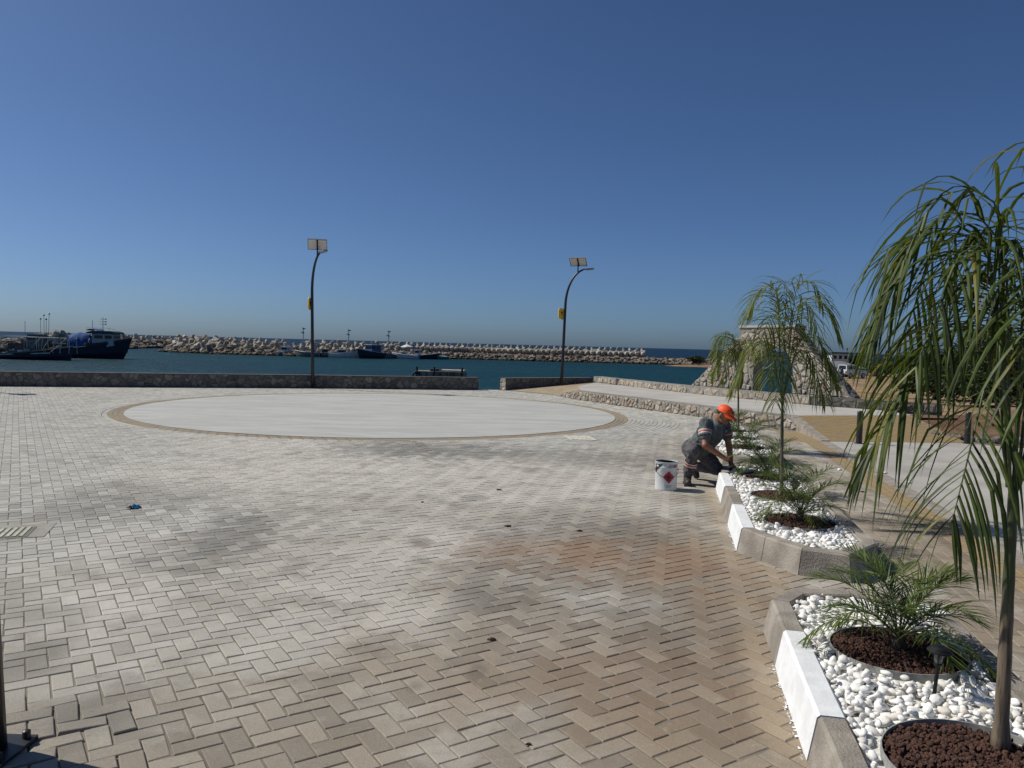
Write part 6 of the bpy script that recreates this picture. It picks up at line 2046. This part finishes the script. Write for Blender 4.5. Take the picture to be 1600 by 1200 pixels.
# ------------------------------------------------------------------ things beyond the wall on the right
def leaf_cloud(center, rad, n_, ls, r, clumps=9, mat=None, parent=None, name='foliage'):
    cl = []
    for k in range(clumps):
        an, z = r.uniform(0, 6.28), r.uniform(-0.4, 0.75)
        cl.append((Vector((center[0] + rad[0] * 0.65 * math.cos(an) * r.random() ** 0.5, center[1] + rad[1] * 0.65 * math.sin(an) * r.random() ** 0.5, center[2] + rad[2] * z * 0.7)), r.uniform(0.35, 0.6)))
    mb = MB()
    for k in range(n_):
        c, s_ = cl[r.randrange(clumps)]
        d = Vector((r.gauss(0, 1), r.gauss(0, 1), r.gauss(0, 1))).normalized()
        q = r.random() ** 0.4
        p = c + Vector((d.x * rad[0], d.y * rad[1], d.z * rad[2])) * s_ * q
        a = Vector((r.gauss(0, 1), r.gauss(0, 1), r.gauss(0, 0.7))).normalized(); b = a.cross(Vector((r.gauss(0, 1), r.gauss(0, 1), r.gauss(0, 1)))).normalized()
        l_, w_ = ls * r.uniform(0.6, 1.3), ls * r.uniform(0.25, 0.45)
        mb.add([p - a * l_ / 2, p + b * w_ / 2, p + a * l_ / 2, p - b * w_ / 2], [(0, 1, 2, 3)], 0, r.random())
    return mb.build(name, mat or MBUSH, parent)
r = random.Random(99)
def bush(base, rad, n_, ls, label, name='shrub', group=None, cat='shrub', clumps=9):
    t = thing(name, tuple(base), label, cat, group)
    tb = MB()
    for k in range(4):
        an = r.uniform(0, 6.28)
        tb.tube([base, Vector(base) + Vector((math.cos(an) * rad[0] * 0.25, math.sin(an) * rad[1] * 0.25, rad[2] * 0.7)), Vector(base) + Vector((math.cos(an) * rad[0] * 0.5, math.sin(an) * rad[1] * 0.5, rad[2] * 1.3))], [rad[2] * 0.05, rad[2] * 0.035, rad[2] * 0.015], 6)
    tb.build('trunk', MBARK, t)
    leaf_cloud(Vector(base) + Vector((0, 0, rad[2] * 0.85)), rad, n_, ls, r, clumps, MBUSH, t, 'crown')
    return t
for px, Y, rx, rz2, lab in ((1338, 118, 2.6, 1.75, 'dark green bush behind the parked white car, left of the pair'), (1370, 112, 3.4, 2.0, 'dark green bush behind the parked white car, right of the pair')):
    p = D(px, 590, Y)
    bush(Vector((p.x, Y, land_z(p.x, Y) - 0.1)), (rx, rx, rz2), 3200, 0.32, lab, group='bushes behind the parked car', clumps=14)
for px, Y, rx, rz2, lab in ((1462, 40, 2.2, 1.5, 'dark leafy shrub behind the near palm, leftmost of three'), (1530, 34, 2.5, 1.75, 'dark leafy shrub behind the near palm, middle of three'), (1605, 30, 2.8, 1.9, 'dark leafy shrub behind the near palm trunk, at the right edge')):
    p = D(px, 600, Y)
    bush(Vector((p.x, Y, land_z(p.x, Y) - 0.1)), (rx, rx * 0.9, rz2), 9500, 0.26, lab, group='shrubs beyond the red soil', clumps=16)
# tuft on the spit left of the monument
sp0 = sp(1085, 573)
mb = MB()
v, f = [], []
for i in range(9):
    for j in range(5):
        x = sp0.x - 7 + 3.2 * i; y = sp0.y + 2 + 3 * (j - 2)
        e_ = 1 - ((i - 4) / 4.3) ** 2 - ((j - 2) / 2.3) ** 2
        v.append((x, y, ZSEA - 0.5 + 1.0 * max(0, e_) ** 0.5))
for i in range(8):
    for j in range(4): f.append((i * 5 + j, (i + 1) * 5 + j, (i + 1) * 5 + j + 1, i * 5 + j + 1))
tag(mb.add(v, f).build('sand_spit', M('spit_soil', (0.26, 0.15, 0.08), (0.16, 0.10, 0.06), 0.6, 0.95)), kind='structure')
bush(Vector((sp0.x + 1.5, sp0.y + 2, ZSEA + 0.3)), (2.8, 1.6, 1.05), 900, 0.5, 'pale green reed clump on the sand spit left of the monument', 'reed_clump', cat='reeds', clumps=7)

# white off-road car
cp = D(1331, 590.5, 100)
gz = cp.z
t = thing('parked_car', (cp.x, 100, gz), 'white two-door off-road car with spare wheel parked on the sand beyond the monument', 'car', rz=math.radians(22))
MCAR = M('car_white', (0.62, 0.65, 0.67), (0.56, 0.59, 0.61), 2, 0.3)
def prof(poly, w_, y0=None):
    mb = MB(); mb.ext([(x, w_ / 2, z) for x, z in poly], (0, -w_, 0)); return mb
bd = prof([(-1.75, 0.45), (-1.35, 0.42), (1.35, 0.42), (1.75, 0.48), (1.80, 0.75), (1.72, 0.98), (0.62, 1.06), (-1.74, 1.06), (-1.80, 0.7)], 1.62).build('body', MCAR, t, local=True)
mb = MB()
w0, w1 = 1.56, 1.32
q0 = [(-1.72, 1.06), (0.62, 1.06), (0.16, 1.66), (-1.62, 1.70)]
vv = []
for s_ in (1, -1):
    for x, z in q0: vv.append((x, s_ * (w0 if z < 1.2 else w1) / 2, z))
mb.add(vv, [(0, 1, 2, 3), (7, 6, 5, 4), (0, 4, 5, 1), (1, 5, 6, 2), (2, 6, 7, 3), (3, 7, 4, 0)])
cb = mb.build('cabin', MCAR, t, local=True)
def sidew(x0_, x1_, xt0, xt1, s_):
    def yy(z): return s_ * ((w0 + (w1 - w0) * (z - 1.06) / 0.62) / 2 + 0.012)
    z0_, z1_ = 1.13, 1.56
    return [(x0_, yy(z0_), z0_), (x1_, yy(z0_), z0_), (xt1, yy(z1_), z1_), (xt0, yy(z1_), z1_)]
for s_ in (-1, 1):
    for a in ((-1.55, -0.72, -1.50, -0.72), (-0.60, 0.42, -0.60, 0.12)):
        MB().ext(sidew(*a, s_), (0, s_ * 0.015, 0)).build('window', MWIN, cb, local=True)
MB().ext([(0.60, -0.66, 1.10), (0.60, 0.66, 1.10), (0.24, 0.56, 1.58), (0.24, -0.56, 1.58)], (0.03, 0, 0.02)).build('windscreen', MWIN, cb, local=True)
MB().ext([(-1.71, 0.62, 1.14), (-1.71, -0.62, 1.14), (-1.66, -0.52, 1.60), (-1.66, 0.52, 1.60)], (-0.04, 0, 0)).build('rear_window', MWIN, cb, local=True)
def wheel(x, y, z, axis='y', nm='wheel'):
    mt = Matrix.Rotation(PI / 2, 4, 'X') if axis == 'y' else Matrix.Rotation(PI / 2, 4, 'Y')
    ob = MB().lathe([(0.22, -0.10), (0.33, -0.10), (0.35, -0.06), (0.35, 0.06), (0.33, 0.10), (0.22, 0.10)], n=18)
    ob.v = [mt @ p + Vector((x, y, z)) for p in ob.v]
    o_ = ob.build(nm, MBLACK, t, local=True)
    rm_ = MB().lathe([(0.22, -0.115), (0.2, -0.108), (0.06, -0.11), (0.06, 0.11), (0.2, 0.108), (0.22, 0.115)], n=14)
    rm_.v = [mt @ p + Vector((x, y, z)) for p in rm_.v]
    rm_.build('rim', MALU, o_, local=True)
for x in (-1.1, 1.1):
    for y in (-0.74, 0.74): wheel(x, y, 0.35)
wheel(-1.92, 0.1, 0.95, 'x', 'spare_wheel')
MB().box((-1.86, 0, 0.50), (0.12, 1.6, 0.16)).build('bumper', MBLACK, t, local=True)
MB().box((1.86, 0, 0.55), (0.14, 1.6, 0.18)).build('bumper', MBLACK, t, local=True)
for y in (-0.7, 0.7):
    MB().box((-1.81, y, 0.78), (0.04, 0.14, 0.22)).build('tail_light', M('tail_red', (0.3, 0.02, 0.02), None, 5, 0.3), t, local=True)
    MB().lathe([(0.10, -0.02), (0.10, 0.03)], (1.80, y * 0.85, 0.78), 10).build('headlight', MREFL, t, local=True)

# grey tent and white hut behind the car
cp = D(1322, 583, 106); gz = land_z(cp.x, 106)
t = thing('grey_tent', (cp.x, 106, gz), 'grey low tent roof left of the parked white car', 'tent')
tz = 1.71 - (566 - 551.5) / FPX * 106
mb = MB()
e_ = [(cp.x - 3.0, 104, tz - 0.55), (cp.x + 1.9, 104, tz - 0.75), (cp.x + 1.9, 109, tz - 0.75), (cp.x - 3.0, 109, tz - 0.55)]
rdg = [(cp.x - 1.6, 106.5, tz + 0.15), (cp.x - 0.3, 106.5, tz + 0.12)]
mb.add(e_ + rdg, [(0, 1, 5, 4), (1, 2, 5), (2, 3, 4, 5), (3, 0, 4)])
mb.build('roof_sheet', M('grey_canvas', (0.20, 0.205, 0.20), (0.16, 0.165, 0.16), 2, 0.9), t)
for x, y, z in e_: MB().tube([(x, y, gz - 0.1), (x, y, z)], 0.05, 6).build('post', MBLACK, t)
MB().box((cp.x - 0.6, 107.5, gz + 0.5), (4.2, 2.0, 1.1)).build('tent_shade', MBLACK, t)  # black box standing in for the shade under the tent roof
cp = D(1308, 557, 118); gz = land_z(cp.x, 118)
t = thing('white_hut', (cp.x, 118, gz), 'small white hut with flat dark roof behind the grey tent', 'hut')
zt = D(1308, 552.5, 118).z
MB().box((cp.x, 118, (gz + zt) / 2), (2.6, 2.4, zt - gz)).build('wall', MWB, t)
MB().box((cp.x + 0.6, 117.7, zt + 0.12), (4.4, 3.0, 0.2)).build('roof', M('hut_roof', (0.05, 0.055, 0.07), None, 3, 0.7), t)
for k in range(3): MB().box((cp.x - 0.8 + 0.8 * k, 116.79, zt - 0.55), (0.45, 0.03, 0.5)).build('window', MWIN, t)
MB().tube([(cp.x + 1.5, 118, zt), (cp.x + 1.5, 118, zt + 0.75)], 0.04, 5).build('flag_pole', MBLACK, t)
MB().box((cp.x + 1.5, 118, zt + 0.75), (0.22, 0.05, 0.22)).build('pole_top', MBLACK, t)
